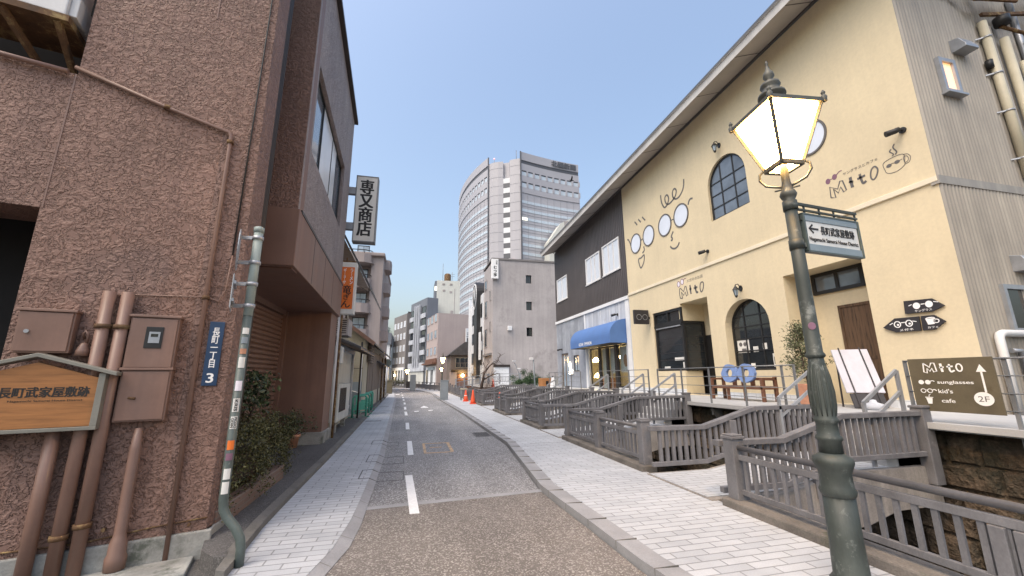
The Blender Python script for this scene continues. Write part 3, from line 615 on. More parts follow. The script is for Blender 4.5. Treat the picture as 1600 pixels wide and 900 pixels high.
text('Nagamachi Samurai House District', SB, .10, 1.425, .46, .022, 'ink', wb, c=0, depth=.0015); 
st = MB(); st.fbox(SB, -.25, 1.05, -.19, -.2, 1.6, -.07); st.fbox(SB, .2, 1.25, -.19, .25, 1.6, -.07); st.build('bracket', 'rust', wb)

# bent green pole with signs and stickers
sp = thing('sign_pole', 'bent dark green pole with stickers, holding road signs turned away from the camera', 'sign pole', (-1.39, 4.42, 0))
PX, PY = -1.575, 4.42
MB().tube([(-1.385, 4.41, -.02), (-1.385, 4.41, .14), (-1.40, 4.41, .22), (-1.45, 4.415, .31), (-1.53, 4.42, .40), (-1.565, 4.42, .47), (PX, PY, .56), (PX, PY, 2.2)], .038, 14).build('lower_pole', 'post_green', sp)
MB().tube([(PX, PY, 2.2), (PX, PY, 3.08), (PX, PY, 3.085)], [.041, .041, .02], 14).build('upper_pole', 'post_grey', sp)
MB().lathe((PX, PY, 3.06), [(.047, 0), (.047, .05), (.03, .06)], 14).build('cap', 'post_grey', sp)
for z in (2.98, 2.72, 2.50, 2.28): MB().lathe((PX, PY, z), [(.052, 0), (.052, .035)], 14).box(PX-.16, PY-.012, z, PX-.03, PY+.012, z+.035).build('clamp', 'galvanised', sp)
DF = Fr((PX-.15, PY-.02, 0), (.33, -.944, 0))     # faces left, away from the street
dsk = MB(); dsk.disc(DF, 0, 2.86, .21, .21, 0, .006, 28); d_o = dsk.build('round_sign', 'galvanised', sp); MB().disc(DF, 0, 2.86, .195, .195, .0062, .009, 28).build('sign_face', 'sign_frame_blue', d_o)
pt = MB(); pt.fbox(DF, -.17, 2.25, 0, .17, 2.58, .006); p_o = pt.build('square_sign', 'galvanised', sp); MB().fbox(DF, -.16, 2.26, .0062, .16, 2.57, .009).build('sign_face', 'sign_white', p_o)
rib = MB()
for z in (2.33, 2.50): rib.fbox(DF, -.16, z-.015, -.02, .16, z+.015, -.001)
rib.build('sign_rail', 'galvanised', sp)
def sticker(z, h, ang, wdt, mt, label=None):
    mb = MB(); n = 6; r = .0395; vs = []; fs = []
    for i in range(n+1):
        t = R(ang)-wdt/2/r+wdt/r*i/n
        for q, zz in ((r, z), (r, z+h), (r+.0012, z+h), (r+.0012, z)): vs.append((PX+q*math.cos(t), PY+q*math.sin(t), zz))
    for i in range(n):
        for j in range(4): fs.append((4*i+j, 4*i+(j+1) % 4, 4*i+4+(j+1) % 4, 4*i+4+j))
    o = mb.add(vs, fs).build('sticker', mt, sp)
    return o
PF = Fr((PX+.0135, PY-.0385, 0), (.944, .33, 0))
for z, h, mt in ((2.02, .06, 'sign_white'), (1.93, .06, 'old_blue_sheet'), (1.83, .05, 'terracotta'), (1.70, .10, 'sign_white'), (1.49, .09, 'lens_white'), (1.30, .12, 'sign_white'), (1.15, .11, 'sign_white'), (.97, .08, 'sign_orange'), (.88, .06, 'line_purple'), (.72, .09, 'sign_white'), (.60, .10, 'sign_white')): sticker(z, h, -70, .055, mt)
text('KRIS', Fr(PF.o, (0, 0, -1), PF.u), -1.36, 0, .10, .026, 'ink', sp, c=.003, depth=.001, bold=.02); text('PICDO', Fr(PF.o, (0, 0, -1), PF.u), -1.205, .013, .095, .02, 'ink', sp, c=.003, depth=.001, bold=.02); text('ODIN', Fr(PF.o, (0, 0, -1), PF.u), -1.205, -.013, .085, .02, 'ink', sp, c=.003, depth=.001, bold=.02)

# planter, hedge, shrubs
tag(MB().box(-2.02, 5.15, .0, -1.88, 7.5, .27).box(-3.0, 7.36, .0, -2.02, 7.5, .27).build('planter', 'planter_brick', bevel=.008), 'low brick planter wall at the foot of the hedge', 'planter')
def hedge_pts(rn, n):
    out = []
    while len(out) < n:
        y = rn.uniform(5.2, 7.85); t = (y-5.2)/2.65; h = 1.34-.38*t+.10*math.sin(y*3.1)+.06*math.sin(y*7.7); cx_ = -2.45; hx = .60-.10*t+.06*math.sin(y*4.3)
        z0 = .30; a = rn.uniform(0, math.pi); q = 1-abs(rn.gauss(0, .09)); x = cx_+math.cos(a)*hx*q*(1+.08*math.sin(y*9+a*5)); z = z0-.06+(h-z0)*min(1, (abs(math.sin(a))**.55))*q*rn.uniform(.9, 1.06) if rn.random() < .6 else rn.uniform(z0-.16, h*.86)
        if rn.random() < .5 and x > -2.3: x = cx_+hx*(1.0+.12*math.sin(y*6+z*5)+.07*math.sin(z*11-y*9))*rn.uniform(.88, 1.08)
        end = 1 if rn.random() > .12 else 0
        if not end: y = rn.choice((5.22, 7.8))+rn.uniform(-.08, .12)
        out.append((x, y, z))
    return out
hd = thing('hedge', 'dense olive green clipped hedge in a brick planter beside the stucco corner', 'hedge', (-2.4, 6.9, .3))
hl = MB(); hl.leaves(hedge_pts(rnd, 30000), .036, rnd, .35, .5); hl.build('foliage', 'hedge_leaf', hd)
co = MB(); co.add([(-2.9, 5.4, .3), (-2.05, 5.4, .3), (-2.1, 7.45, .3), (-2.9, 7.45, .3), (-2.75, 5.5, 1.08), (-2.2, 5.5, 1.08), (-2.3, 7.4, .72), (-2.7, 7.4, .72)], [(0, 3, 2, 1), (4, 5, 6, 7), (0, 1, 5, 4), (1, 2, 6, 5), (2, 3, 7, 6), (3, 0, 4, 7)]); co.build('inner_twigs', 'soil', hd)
cs = thing('camellia', 'dark glossy broad-leaved shrub rising behind the hedge by the pole', 'shrub', (-2.25, 6.4, .3))
def clumps(rn, centres, r, per):
    return [(x+rn.gauss(0, r), y+rn.gauss(0, r), z+rn.gauss(0, r*.8)) for x, y, z in centres for _ in range(per)]
cc_ = [(-2.28+rnd.uniform(-.22, .22), 6.7+rnd.uniform(-.5, .5), 1.25+rnd.uniform(-.1, .42)) for _ in range(26)]
MB().leaves(clumps(rnd, cc_, .07, 26), .085, rnd, .5, .5).build('foliage', 'dark_leaf', cs)
stm = MB()
for c_ in cc_[:9]: stm.tube([(-2.3, 6.7, .5), ((c_[0]-2.3)/2, (c_[1]+6.7)/2, (c_[2]+.6)/2), c_], [.016, .01, .004], 6)
stm.build('stem', 'bark', cs)
pot = thing('potted_shrub', 'small leafy shrub in a terracotta pot against the brown pier', 'potted plant', (-2.55, 10.75, .06))
MB().lathe((-2.55, 10.6, .06), [(.105, 0), (.14, .23), (.162, .235), (.162, .29), (.145, .29), (.135, .25)], 20).build('pot', 'terracotta', pot)
cc_ = [(-2.6+rnd.gauss(0, .26), 10.5+rnd.gauss(0, .2), .62+rnd.gauss(0, .15)) for _ in range(40)]
MB().leaves(clumps(rnd, cc_, .06, 26), .052, rnd, .5, .5).build('foliage', 'dark_leaf', pot)
stm = MB()
for c_ in cc_[:18]: stm.tube([(-2.55, 10.6, .3), ((c_[0]-2.55)/2, (c_[1]+10.6)/2, (c_[2]+.32)/2), c_], [.012, .007, .003], 5)
stm.build('stem', 'bark', pot)

# projecting signs
YF = lambda y: Fr((0, y, 0), (1, 0, 0))             # planes facing the camera
s1 = thing('projecting_sign', 'white lightbox sign with four black characters 専又商店, projecting from the brown building', 'sign', (-1.6, 12.2, 5.5))
MB().box(-1.86, 12.2, 5.58, -1.24, 12.46, 7.68).build('lightbox', 'sign_white', s1, bevel=.012)
f_ = MB(); F1 = YF(12.2)
f_.fbox(F1, -1.875, 5.56, -.28, -1.845, 7.70, .012); f_.fbox(F1, -1.255, 5.56, -.28, -1.225, 7.70, .012); f_.fbox(F1, -1.845, 7.67, -.28, -1.255, 7.70, .010); f_.fbox(F1, -1.845, 5.56, -.28, -1.255, 5.59, .010); f_.build('frame', 'steel_grey', s1)
text('専\n又\n商\n店', F1, -1.55, 6.66, .40, 1.82, 'sign_black', s1, c=0, depth=.004, bold=.022, spacing=.9)
a_ = MB(); a_.box(-2.1, 12.25, 7.1, -1.87, 12.4, 7.32); a_.box(-2.1, 12.25, 5.95, -1.87, 12.4, 6.17); a_.build('bracket', 'galvanised', s1)
K = .908
s2 = thing('lightbox_sign', 'orange and white vertical ramen shop sign with brush lettering', 'sign', (-1.92, 12.35, 3.4))
MB().box(-2.15, 12.35, 3.40, -1.69, 12.62, 4.95).build('lightbox', 'sign_white', s2, bevel=.012)
F2 = YF(12.35); MB().fbox(F2, -2.12, 3.55, 0, -1.745, 4.80, .008).build('panel', 'sign_orange', s2)
text('ラ\n｜\nメ\nン', F2, -1.82, 4.52, .08, .47, 'text_white', s2, c=.008, bold=.015, spacing=.85); text('ギ\n｜\nョ\n｜\nザ', F2, -2.01, 4.52, .08, .47, 'text_white', s2, c=.008, bold=.015, spacing=.85)
text('竜', F2, -1.92, 4.12, .23, .25, 'ink', s2, c=.008, bold=.015); text('ぎ', F2, -1.92, 3.90, .155, .165, 'ink', s2, c=.008, bold=.015); text('ん', F2, -1.93, 3.69, .245, .20, 'ink', s2, c=.008, bold=.015)
a_ = MB(); a_.bar((-2.4, 12.48, 5.0), (-1.75, 12.48, 5.0), .05, .05); a_.bar((-2.0, 12.48, 4.94), (-2.0, 12.48, 5.12), .04, .04, (0, 1, 0)); a_.build('bracket', 'rust', s2)

# small eatery
et = thing('eatery', 'small old two-storey eatery with tiled awning roof and pale wall panel, beyond the brown building', 'building', (-3, 14.5, 0))
b = MB(); b.box(-6, 12.15, 0, -2.32, 17.6, 3.0); b.box(-6.5, 12.75, 3.0, -2.55, 17.4, 4.9); b.build('wall', 'old_cream', et)
pn = MB(); pn.box(-2.32, 13.0, .45, -2.2, 16.6, 2.50); pn.build('panel', 'pale_panel', et, bevel=.01)
dp = MB(); dp.box(-2.2, 14.3, .5, -2.15, 16.7, .62); dp.box(-2.22, 16.45, .45, -2.12, 16.62, 2.9); dp.box(-2.22, 13.0, 2.45, -2.1, 16.6, 2.6); dp.build('door_frame', 'galvanised', et)
def tiled(mb, x0, x1, y0, y1, z0, z1, pitch=.22, t=.07):
    """pantiled slope falling from x0,z0 to x1,z1, with the roll of each course modelled"""
    n = max(2, int(abs(y1-y0)/pitch)); vs, fs = [], []; k = 6
    for i in range(n*k+1):
        y = y0+(y1-y0)*i/(n*k); h = .028*math.sin(2*math.pi*i/k)
        vs += [(x0, y, z0+h), (x1, y, z1+h), (x1, y, z1-t), (x0, y, z0-t)]
    for i in range(n*k):
        for j in range(4): fs.append((4*i+j, 4*i+(j+1) % 4, 4*i+4+(j+1) % 4, 4*i+4+j)[::-1])
    fs += [(0, 1, 2, 3), tuple(4*n*k+j for j in (3, 2, 1, 0))]
    return mb.add(vs, fs)
t_ = MB(); tiled(t_, -2.6, -1.45, 12.65, 17.4, 2.95, 2.48); tiled(t_, -3.2, -1.33, 12.72, 17.5, 7.9, 4.36); tiled(t_, -3.2, -5, 12.72, 17.5, 7.9, 4.8); t_.build('roof', 'roof_tile', et)
ev = MB(); ev.prism([(-3.2, 12.75, 7.75), (-1.38, 12.75, 4.30), (-1.38, 12.75, 4.18), (-2.4, 12.75, 4.75), (-3.2, 12.75, 4.75)], (0, .1, 0))
for y in (12.75, 13.6, 14.6, 15.6, 16.6): MB().bar((-2.55, y, 2.82), (-1.5, y, 2.42), .06, .08).build('rafter', 'grey_wood', et)
ev.build('eaves', 'grey_wood', et)
window(Fr((-2.55, 0, 0), (0, 1, 0)), 14.4, 3.3, 16.6, 4.4, et, frame='grey_wood', pane='window_dark', vm=(15.5,))
acu = thing('outdoor_unit', 'grey louvred box standing against the eatery front, below the pale panel', 'air conditioner', (-2.1, 13.6, .3))
MB().box(-2.2, 12.75, .36, -1.98, 15.0, 1.42).build('casing', 'pale_panel', acu, bevel=.015)
gr = MB()
for i in range(14): gr.box(-1.982, 13.0+i*.085, .62, -1.965, 13.03+i*.085, 1.3)
gr.build('grille', 'dark_rib', acu); MB().box(-2.15, 12.9, .05, -2.03, 13.1, .36).build('foot', 'concrete_plinth', acu); MB().box(-2.15, 14.6, .05, -2.03, 14.8, .36).build('foot', 'concrete_plinth', acu)
tag(MB().box(-2.25, 12.0, 1.98, -1.87, 12.4, 2.45).build('meter_cabinet', 'pale_panel', bevel=.02, loc=(-2.3, 12.2, 2.05)), 'small white cabinet fixed high beside the end of the brown building', 'utility box')
cn = thing('condenser', 'old outdoor unit hanging under the orange sign', 'air conditioner', (-2.05, 13.1, 2.82))
MB().box(-2.25, 12.7, 2.82, -1.85, 13.5, 3.32).build('casing', 'far_concrete', cn, bevel=.01); gr = MB()
for i in range(7): gr.box(-2.2, 12.685, 2.88+i*.06, -1.9, 12.699, 2.905+i*.06)
gr.build('grille', 'dark_rib', cn)
for xx, lb in ((-1.99, 'white downpipe at the far edge of the brown building'), (-1.93, 'rusty brown downpipe beside the white one at the edge of the brown building')):
    tag(MB().tube([(xx, 11.93, .05), (xx, 11.93, 1.2), (xx, 11.93, 3.3)], .032, 10).build('downpipe', 'white_pipe' if xx < -1.95 else 'rust'), lb, 'pipe')
tag(MB().tube([(-1.95, 17.3, .05), (-1.95, 17.3, 2.0), (-1.95, 17.3, 3.0)], .035, 10).build('downpipe', 'dark_rib'), 'dark downpipe at the far end of the eatery', 'pipe')

# old timber house with a gable towards the camera
oh = thing('timber_house', 'old house with cream gable wall, blue-grey sheeting and dark boarded street side', 'house', (-4, 24, 0))
GF = YF(19.2)
b = MB(); b.wall(GF, [(-6.6, 0), (-2.05, 0), (-2.05, 3.30), (-4.2, 4.9), (-6.6, 3.4)], (), 14); b.box(-6.4, 19.3, 0, -2.15, 35, 3.2); b.build('wall', 'old_cream', oh)
MB().fbox(GF, -4.2, .05, .0, -2.07, 1.42, .02).build('sheeting', 'old_blue_sheet', oh)
bo = MB()
for i in range(12): bo.box(-2.06, 21+i*1.05, .9, -2.02, 21.98+i*1.05, 3.0)
bo.box(-2.08, 23.5, .05, -2.0, 24.2, 3.1); bo.box(-2.08, 28, .05, -2.0, 28.3, 3.1); bo.build('boarding', 'grey_wood', oh)
t_ = MB(); tiled(t_, -4.2, -1.62, 19.0, 34.5, 5.02, 3.12); tiled(t_, -4.2, -6.8, 19.0, 34.5, 5.02, 3.2); tiled(t_, -2.05, -1.55, 26, 33, 2.6, 2.35); t_.build('roof', 'roof_tile', oh)
bg_ = MB(); bg_.bar((-4.2, 19.0, 4.96), (-1.62, 19.0, 3.06), .06, .16); bg_.build('bargeboard', 'brown_metal', oh)
MB().tube([(-2.45, 19.12, .9), (-2.45, 19.12, 1.05), (-2.15, 19.12, .95), (-2.12, 19.12, 1.1), (-2.12, 19.12, 2.6)], .03, 8).build('pipe', 'white_pipe', oh)
sb = MB()
for i in range(8): sb.box(-2.0, 20.3, 2.3+i*.11, -1.86, 22.2, 2.38+i*.11)
sb.build('shutter_box', 'grey_wood', oh)
st_ = MB(); st_.box(-2.03, 33.5, .05, -1.9, 33.7, 3.1); st_.box(-2.03, 30.3, .05, -1.95, 30.6, 2.9); st_.build('post', 'rust', oh)
MB().tube([(-4.3, 19.1, 1.98), (-2.05, 19.1, 2.0)], .012, 6).build('cable', 'black_plastic', oh)
# green barriers
gb = thing('barrier', 'green tubular barrier nearest the camera, in front of the timber house', 'barrier', (-1.95, 17.7, .06), 'green barriers by the old house')
f = MB(); BF = Fr((-1.93, 17.7, 0), (.72, .69, 0))
f.tube([BF.P(-.32, .06), BF.P(-.32, .80), BF.P(-.25, .88), BF.P(.25, .88), BF.P(.32, .80), BF.P(.32, .06)], .038, 8); f.build('frame', 'green_frame', gb)
for zz in (.26, .52): MB().tube([BF.P(-.32, zz), BF.P(.32, zz)], .018, 8).build('rail', 'green_frame', gb)
f = MB(); f.fpoly(BF, [(-.30, .34), (.30, .34), (.22, .50), (.10, .66), (-.10, .66), (-.22, .50)], -.012, .012); f.build('panel', 'green_frame', gb)
f = MB(); f.bar(BF.P(-.32, .07, -.22), BF.P(-.32, .07, .22), .05, .03); f.build('foot', 'green_frame', gb); MB().bar(BF.P(.32, .07, -.22), BF.P(.32, .07, .22), .05, .03).build('foot', 'green_frame', gb)
for dy, lb in ((1.6, 'second green tubular barrier from the camera'), (3.2, 'third green tubular barrier from the camera'), (5.0, 'farthest of the green tubular barriers')): dup(gb, lb, (-.04*dy/1.6, dy, 0), rz=rnd.uniform(-.25, .25))

# far left: road sign, machine, flats
rp = thing('road_sign', 'grey-green round road sign on a thin post, far along the left pavement', 'road sign', (-2.05, 38, 0))
MB().tube([(-2.05, 38, 0), (-2.05, 38, 3.2)], .05, 8).build('post', 'galvanised', rp); MB().disc(Fr((-2.05, 37.92, 0), (1, .2, 0)), 0, 2.85, .34, .34, 0, .03, 20).build('disc', 'lamp_green', rp)
tag(MB().box(-2.3, 43.2, 0, -1.75, 43.9, 1.25).box(-2.35, 43.15, 1.25, -1.7, 43.95, 1.33).build('ticket_machine', 'olive_board', bevel=.02, loc=(-2, 43.5, 0)), 'olive brown waist-high cabinet at the far left pavement edge', 'cabinet')
tag(MB().tube([(-1.75, 27.5, .05), (-1.75, 27.5, 1.0)], .03, 8).build('bollard_post', 'rust', loc=(-1.75, 27.5, 0)), 'thin dark post at the edge of the left pavement beside the timber house', 'post')
fl = thing('apartment_block', 'tan apartment block with curved balconies rising behind the low old houses', 'apartment block', (-6, 48, 0))
AF = YF(45)
b = MB(); b.box(-14, 46.1, -.4, -3.45, 60, 14.6); b.box(-4.7, 45.0, -.4, -3.45, 46.1, 14.6); b.box(-14, 45.0, -.4, -9, 46.1, 14.6); b.build('wall', 'apartment_tan', fl)
for k in range(5):
    z = 2.95+k*2.72
    sl = MB(); pts = [(-9, 46.1), (-4.7, 46.1), (-4.5, 45.2), (-4.75, 44.55), (-5.4, 44.2), (-9, 44.2)]
    sl.prism([(x, y, z) for x, y in pts], (0, 0, .9)); sl.prism([(-9, 44.1, z-.12), (-5.3, 44.1, z-.12), (-4.6, 44.5, z-.12), (-4.35, 45.2, z-.12), (-4.5, 46.1, z-.12), (-9, 46.1, z-.12)], (0, 0, .119))
    bo = sl.build('balcony', 'apartment_tan', fl)
    rl = MB(); rl.tube([(-9, 44.25, z+1.28), (-5.4, 44.25, z+1.28), (-4.75, 44.62, z+1.28), (-4.58, 45.2, z+1.28)], .05, 6)
    for x, y in ((-6.6, 44.25), (-5.4, 44.25), (-4.6, 45.1), (-7.8, 44.25)): rl.tube([(x, y, z+.9), (x, y, z+1.28)], .035, 6)
    rl.build('railing', 'black_frame', bo)
    window(YF(46.1), -6.4, z+.95, -5.1, z+2.3, fl, frame='black_frame', pane='window_far', fw=.08, vm=(-5.75,))
    s_ = MB(); pts = [(-3.45, 47), (-2.9, 47.2), (-2.75, 47.8), (-2.75, 49.3), (-3.0, 49.8), (-3.45, 50)]
    if k > 0: s_.prism([(x, y, z-.1) for x, y in pts], (0, 0, 1.15)); s_.build('balcony', 'apartment_tan', fl)
MB().box(-14.1, 44.6, 14.6, -3.3, 60.1, 15.0).build('roof', 'apartment_tan', fl, bevel=.1)

# ================================================================ RIGHT: shops, terrace, bridges, fences
RF = Fr((10.5, 0, 0), (0, -1, 0))                 # shop fronts, a = -y
CF = Fr((0, 5.39, 0), (1, 0, 0))                  # corrugated side wall, faces the camera
ZT = .85
roofz = lambda y: 10.75+(28.6-y)*.034
# ---- yellow shop
ys = thing('yellow_shop', 'large yellow plastered shop with arched windows and drawn faces on its front', 'shop', (14, 12, 0))
archU = arch_pts(-11.80, -10.03, 7.08, 8.3, 9.24); archL = arch_pts(-11.76, -9.95, 1.72, 3.15, 4.02)
fw_ = MB()
fw_.wall(RF, [(-17.95, .70), (-5.39, .70), (-5.39, roofz(5.39)+.2), (-17.95, roofz(17.95)+.2)],
   [archU, archL, [(-16.02, 1.76), (-14.12, 1.76), (-14.12, .86), (-12.48, .86), (-12.48, 4.42), (-14.06, 4.42), (-14.06, 4.30), (-16.02, 4.30)], rect(-9.28, .86, -7.12, 4.40)], .35, .30)
fw_.build('front_wall', 'yellow_plaster', ys)
# deep entrance recesses
rc = MB(); rc.fbox(RF, -12.478, .8, -1.1, -12.40, 4.5, -.301); rc.fbox(RF, -14.6, 4.421, -1.1, -12.4, 4.6, -.301); rc.fbox(RF, -14.75, .8, -1.25, -12.4, 4.5, -1.101); rc.fbox(RF, -14.30, 3.74, -1.1, -14.075, 4.42, -.10); rc.build('recess_wall', 'yellow_plaster', ys)
rc = MB(); rc.fbox(RF, -9.40, .8, -1.0, -9.282, 4.5, -.301); rc.fbox(RF, -7.118, .8, -1.0, -7.0, 4.5, -.301); rc.fbox(RF, -9.4, 4.401, -1.0, -7.0, 4.5, -.301); rc.fbox(RF, -9.4, .8, -1.10, -7.0, 4.5, -.78); rc.build('recess_wall', 'yellow_plaster', ys)
rc = MB(); rc.fbox(RF, -16.0, .86, -.80, -14.13, 1.75, -.302)
rc.build('recess_wall', 'yellow_plaster', ys)
MB().fbox(RF, -14.42, .87, -1.10, -13.72, 3.15, -1.06).build('door', 'black_frame', ys)
tb = MB(); tb.fbox(RF, -17.95, 5.50, -.01, -5.37, 5.62, .05); tb.build('string_course', 'cream_trim', ys, bevel=.01)
for q0, q1, q2 in ((-17.95, -14.14, 1.05), (-12.47, -9.29, 1.02), (-7.11, -5.40, 1.02)): MB().fbox(RF, q0, .70, 0, q1, q2, .02).build('tiled_base', 'base_tile', ys)
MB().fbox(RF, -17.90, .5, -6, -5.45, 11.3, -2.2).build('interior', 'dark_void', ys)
# arched windows: frame > pane
def arched(fr, a0, a1, b0, bs, b1, parent, rec, vm, hm, mt='black_frame', pane='window_dark'):
    cxx, ra = (a0+a1)/2, (a1-a0)/2; f = MB(); o = arch_pts(a0+.01, a1-.01, b0+.01, bs, b1-.01, 22); i_ = arch_pts(a0+.07, a1-.07, b0+.07, bs, b1-.07, 22)
    f.wall(fr, o, [i_], .06, c=-rec)
    hgt = lambda a: bs+(b1-bs)*math.sqrt(max(0, 1-((a-cxx)/ra)**2))-.05
    for a in vm: f.fbox(fr, a-.02, b0+.06, -rec-.045, a+.02, hgt(a), -rec-.004)
    for b in hm:
        k = 1 if b < bs else math.sqrt(max(0, 1-((b-bs)/(b1-bs))**2)); f.fbox(fr, cxx-ra*k+.05, b-.018, -rec-.04, cxx+ra*k-.05, b+.018, -rec-.008)
    fo_ = f.build('window', mt, parent); MB().fpoly(fr, arch_pts(a0+.03, a1-.03, b0+.03, bs, b1-.03, 22), -rec-.05, -rec-.03).build('pane', pane, fo_); return fo_
arched(RF, -11.80, -10.03, 7.08, 8.3, 9.24, ys, .08, (-11.22, -10.62), (7.55, 8.02, 8.48), pane='window_sky')
aw = arched(RF, -11.76, -9.95, 1.72, 3.15, 4.02, ys, .26, (-11.2, -10.55), (2.35, 2.75, 3.15, 3.5))
for q0, q1, q2, q3 in ((-11.62, 2.30, -11.12, 2.72), (-10.28, 1.82, -10.12, 2.22), (-10.10, 1.82, -9.98, 2.22), (-10.98, 2.30, -10.78, 2.48), (-10.6, 2.36, -10.44, 2.56), (-11.15, 1.78, -10.98, 1.95)): MB().fbox(RF, q0, q1, -.292, q2, q3, -.288).build('display_card', 'sign_white', aw)
pq = MB(); pq.fbox(RF, -11.45, 2.36, -.2875, -11.26, 2.44, -.286); pq.disc(RF, -11.48, 2.58, .07, .07, -.2875, -.286, 16); pq.disc(RF, -11.30, 2.58, .07, .07, -.2875, -.286, 16); pq.fbox(RF, -10.25, 1.9, -.2875, -10.15, 2.12, -.286); pq.fbox(RF, -10.08, 1.88, -.2865, -10.0, 2.1, -.285); pq.build('printed_picture', 'line_grey', aw)
# corner shop window with timber-dark frames
sw = MB()
def frame_rect(mb, fr, a0, b0, a1, b1, t, c0, c1):
    mb.fbox(fr, a0, b0, c0, a0+t, b1, c1); mb.fbox(fr, a1-t, b0, c0, a1, b1, c1); mb.fbox(fr, a0+t, b0, c0, a1-t, b0+t, c1-.002); mb.fbox(fr, a0+t, b1-t, c0, a1-t, b1, c1-.002)
frame_rect(sw, RF, -16.0, 1.77, -14.08, 3.62, .10, -.14, -.05); frame_rect(sw, RF, -16.0, 3.72, -14.08, 4.29, .09, -.14, -.03); sw.fbox(RF, -15.06, 3.8, -.13, -14.99, 4.22, -.04); sw.fbox(RF, -16.0, 3.621, -.14, -14.08, 3.719, -.01)
IF = Fr((10.55, 14.06, 0), (1, 0, 0))             # the window's return into the entrance, facing the camera
frame_rect(sw, IF, .02, 1.77, 1.0, 3.72, .09, -.08, .02)
swo = sw.build('shop_window', 'black_frame', ys)
pn_ = MB(); pn_.fbox(RF, -15.95, 1.82, -.13, -14.12, 3.57, -.11); pn_.fbox(RF, -15.95, 3.77, -.13, -14.12, 4.25, -.11); pn_.fbox(IF, .06, 1.82, -.05, .96, 3.67, -.03); pn_.build('pane', 'window_dark', swo)
shf = MB()
for z in (2.2, 2.5, 2.8, 3.1): shf.fbox(RF, -15.9, z, -.112, -14.2, z+.02, -.105); shf.fbox(IF, .1, z, -.032, .9, z+.02, -.026)
shf.build('shelf', 'slate_board', swo)
he = MB(); he.fbox(RF, -15.9, 3.55, -.105, -14.2, 3.60, -.02); he.build('blind_rail', 'galvanised', swo)
lt = MB(); lt.fbox(RF, -14.85, 2.18, -.108, -14.2, 2.30, -.106); lt.fbox(RF, -14.35, 1.86, -.108, -14.2, 2.1, -.106); lt.fbox(RF, -15.6, 1.86, -.108, -15.2, 1.95, -.106); lt.build('window_sticker', 'sign_white', swo)
# entrance under the long recess
tw = MB(); frame_rect(tw, RF, -9.02, 3.80, -7.62, 4.395, .09, -.78, -.70); tw.fbox(RF, -8.36, 3.88, -.77, -8.28, 4.32, -.71); two = tw.build('transom_window', 'black_frame', ys)
MB().fbox(RF, -8.96, 3.86, -.77, -7.68, 4.34, -.75).build('pane', 'window_sky', two)
od = MB(); od.fbox(RF, -8.36, .87, -.78, -7.66, 3.34, -.74); od.build('old_door', 'old_door_wood', ys)
oq = MB(); frame_rect(oq, RF, -8.42, .87, -7.60, 3.40, .07, -.78, -.715); oq.fbox(RF, -8.35, 1.95, -.745, -7.67, 2.03, -.725); oq.build('door_frame', 'old_door_wood', ys)
# corrugated side wall
cr = corr(CF, 10.5, 17.5, 5.62, 12.6, .105, .045); cr.build('corrugated_wall', 'corrugated', ys)
corr(CF, 10.5, 17.5, .4, 5.44, .105, .045).build('corrugated_wall', 'corrugated', ys)
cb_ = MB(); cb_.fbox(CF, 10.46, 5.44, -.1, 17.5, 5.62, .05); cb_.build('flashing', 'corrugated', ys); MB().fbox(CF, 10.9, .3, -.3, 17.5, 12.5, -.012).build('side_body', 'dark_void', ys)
window(CF, 11.31, 7.72, 11.84, 8.62, ys, c=.02, fw=.09, fd=.10, frame='galvanised', pane='warm_window', sill=.06, rec=.05)
window(CF, 11.40, 2.35, 12.10, 3.32, ys, c=.02, fw=.09, fd=.09, frame='galvanised', pane='window_dark', sill=.05, rec=.05)
def hood(a, b, w_, h_):
    MB().prism([CF.P(a, b-h_, .02), CF.P(a, b, .02), CF.P(a, b-.05, .2), CF.P(a, b-h_*.8, .30), CF.P(a, b-h_, .30)], CF.u*w_).build('vent_hood', 'galvanised', ys, bevel=.01)
hood(12.0, 9.25, .42, .34); hood(12.0, 3.98, .6, .36)
pps = MB(); 
def cpipe(pts, r, mt, clips=(), name='downpipe'):
    o = MB().tube([CF.P(*p) for p in pts], r, 12).build(name, mt, ys)
    if clips:
        k = MB()
        for a, b, c_ in clips: k.lathe(CF.P(a, b, c_), [(r+.014, -.02), (r+.014, .02)], 12); k.bar(CF.P(a-r-.12, b, .0), CF.P(a-r, b, c_), .02, .03)
        k.build('pipe_clip', 'galvanised', o)
cpipe([(13.18, 9.95, .14), (13.2, 5.85, .14)], .085, 'cream_pipe', ((13.18, 9.5, .14), (13.18, 8.5, .14), (13.19, 7.5, .14), (13.2, 6.3, .14)))
cpipe([(13.45, 9.9, .1), (13.45, 4, .1)], .05, 'corrugated'); cpipe([(13.8, 9.6, .16), (13.8, 4, .16)], .085, 'cream_pipe'); cpipe([(14.08, 9.4, .1), (14.08, 4, .1)], .035, 'galvanised'); cpipe([(14.35, 9.1, .12), (14.35, 4, .12)], .05, 'cream_pipe'); cpipe([(14.6, 11, .1), (14.6, 8.6, .1), (15.2, 8.3, .1)], .06, 'galvanised')
mess = MB(); mess.bar(CF.P(12.7, 10.35, .35), CF.P(15.6, 11.25, .35), .10, .12); mess.bar(CF.P(13.1, 10.1, .2), CF.P(15.4, 10.6, .3), .06, .08); mess.bar(CF.P(12.4, 10.55, .1), CF.P(13.6, 10.2, .6), .05, .06)
mess.tube([CF.P(12.0, 10.55, .1), CF.P(12.9, 10.7, .25), CF.P(14, 10.85, .3)], .02, 6); mess.tube([CF.P(13.7, 9.9, .2), CF.P(14.3, 9.75, .3), CF.P(15.2, 9.65, .2)], .04, 8); mess.build('pipe_support', 'rust', ys)
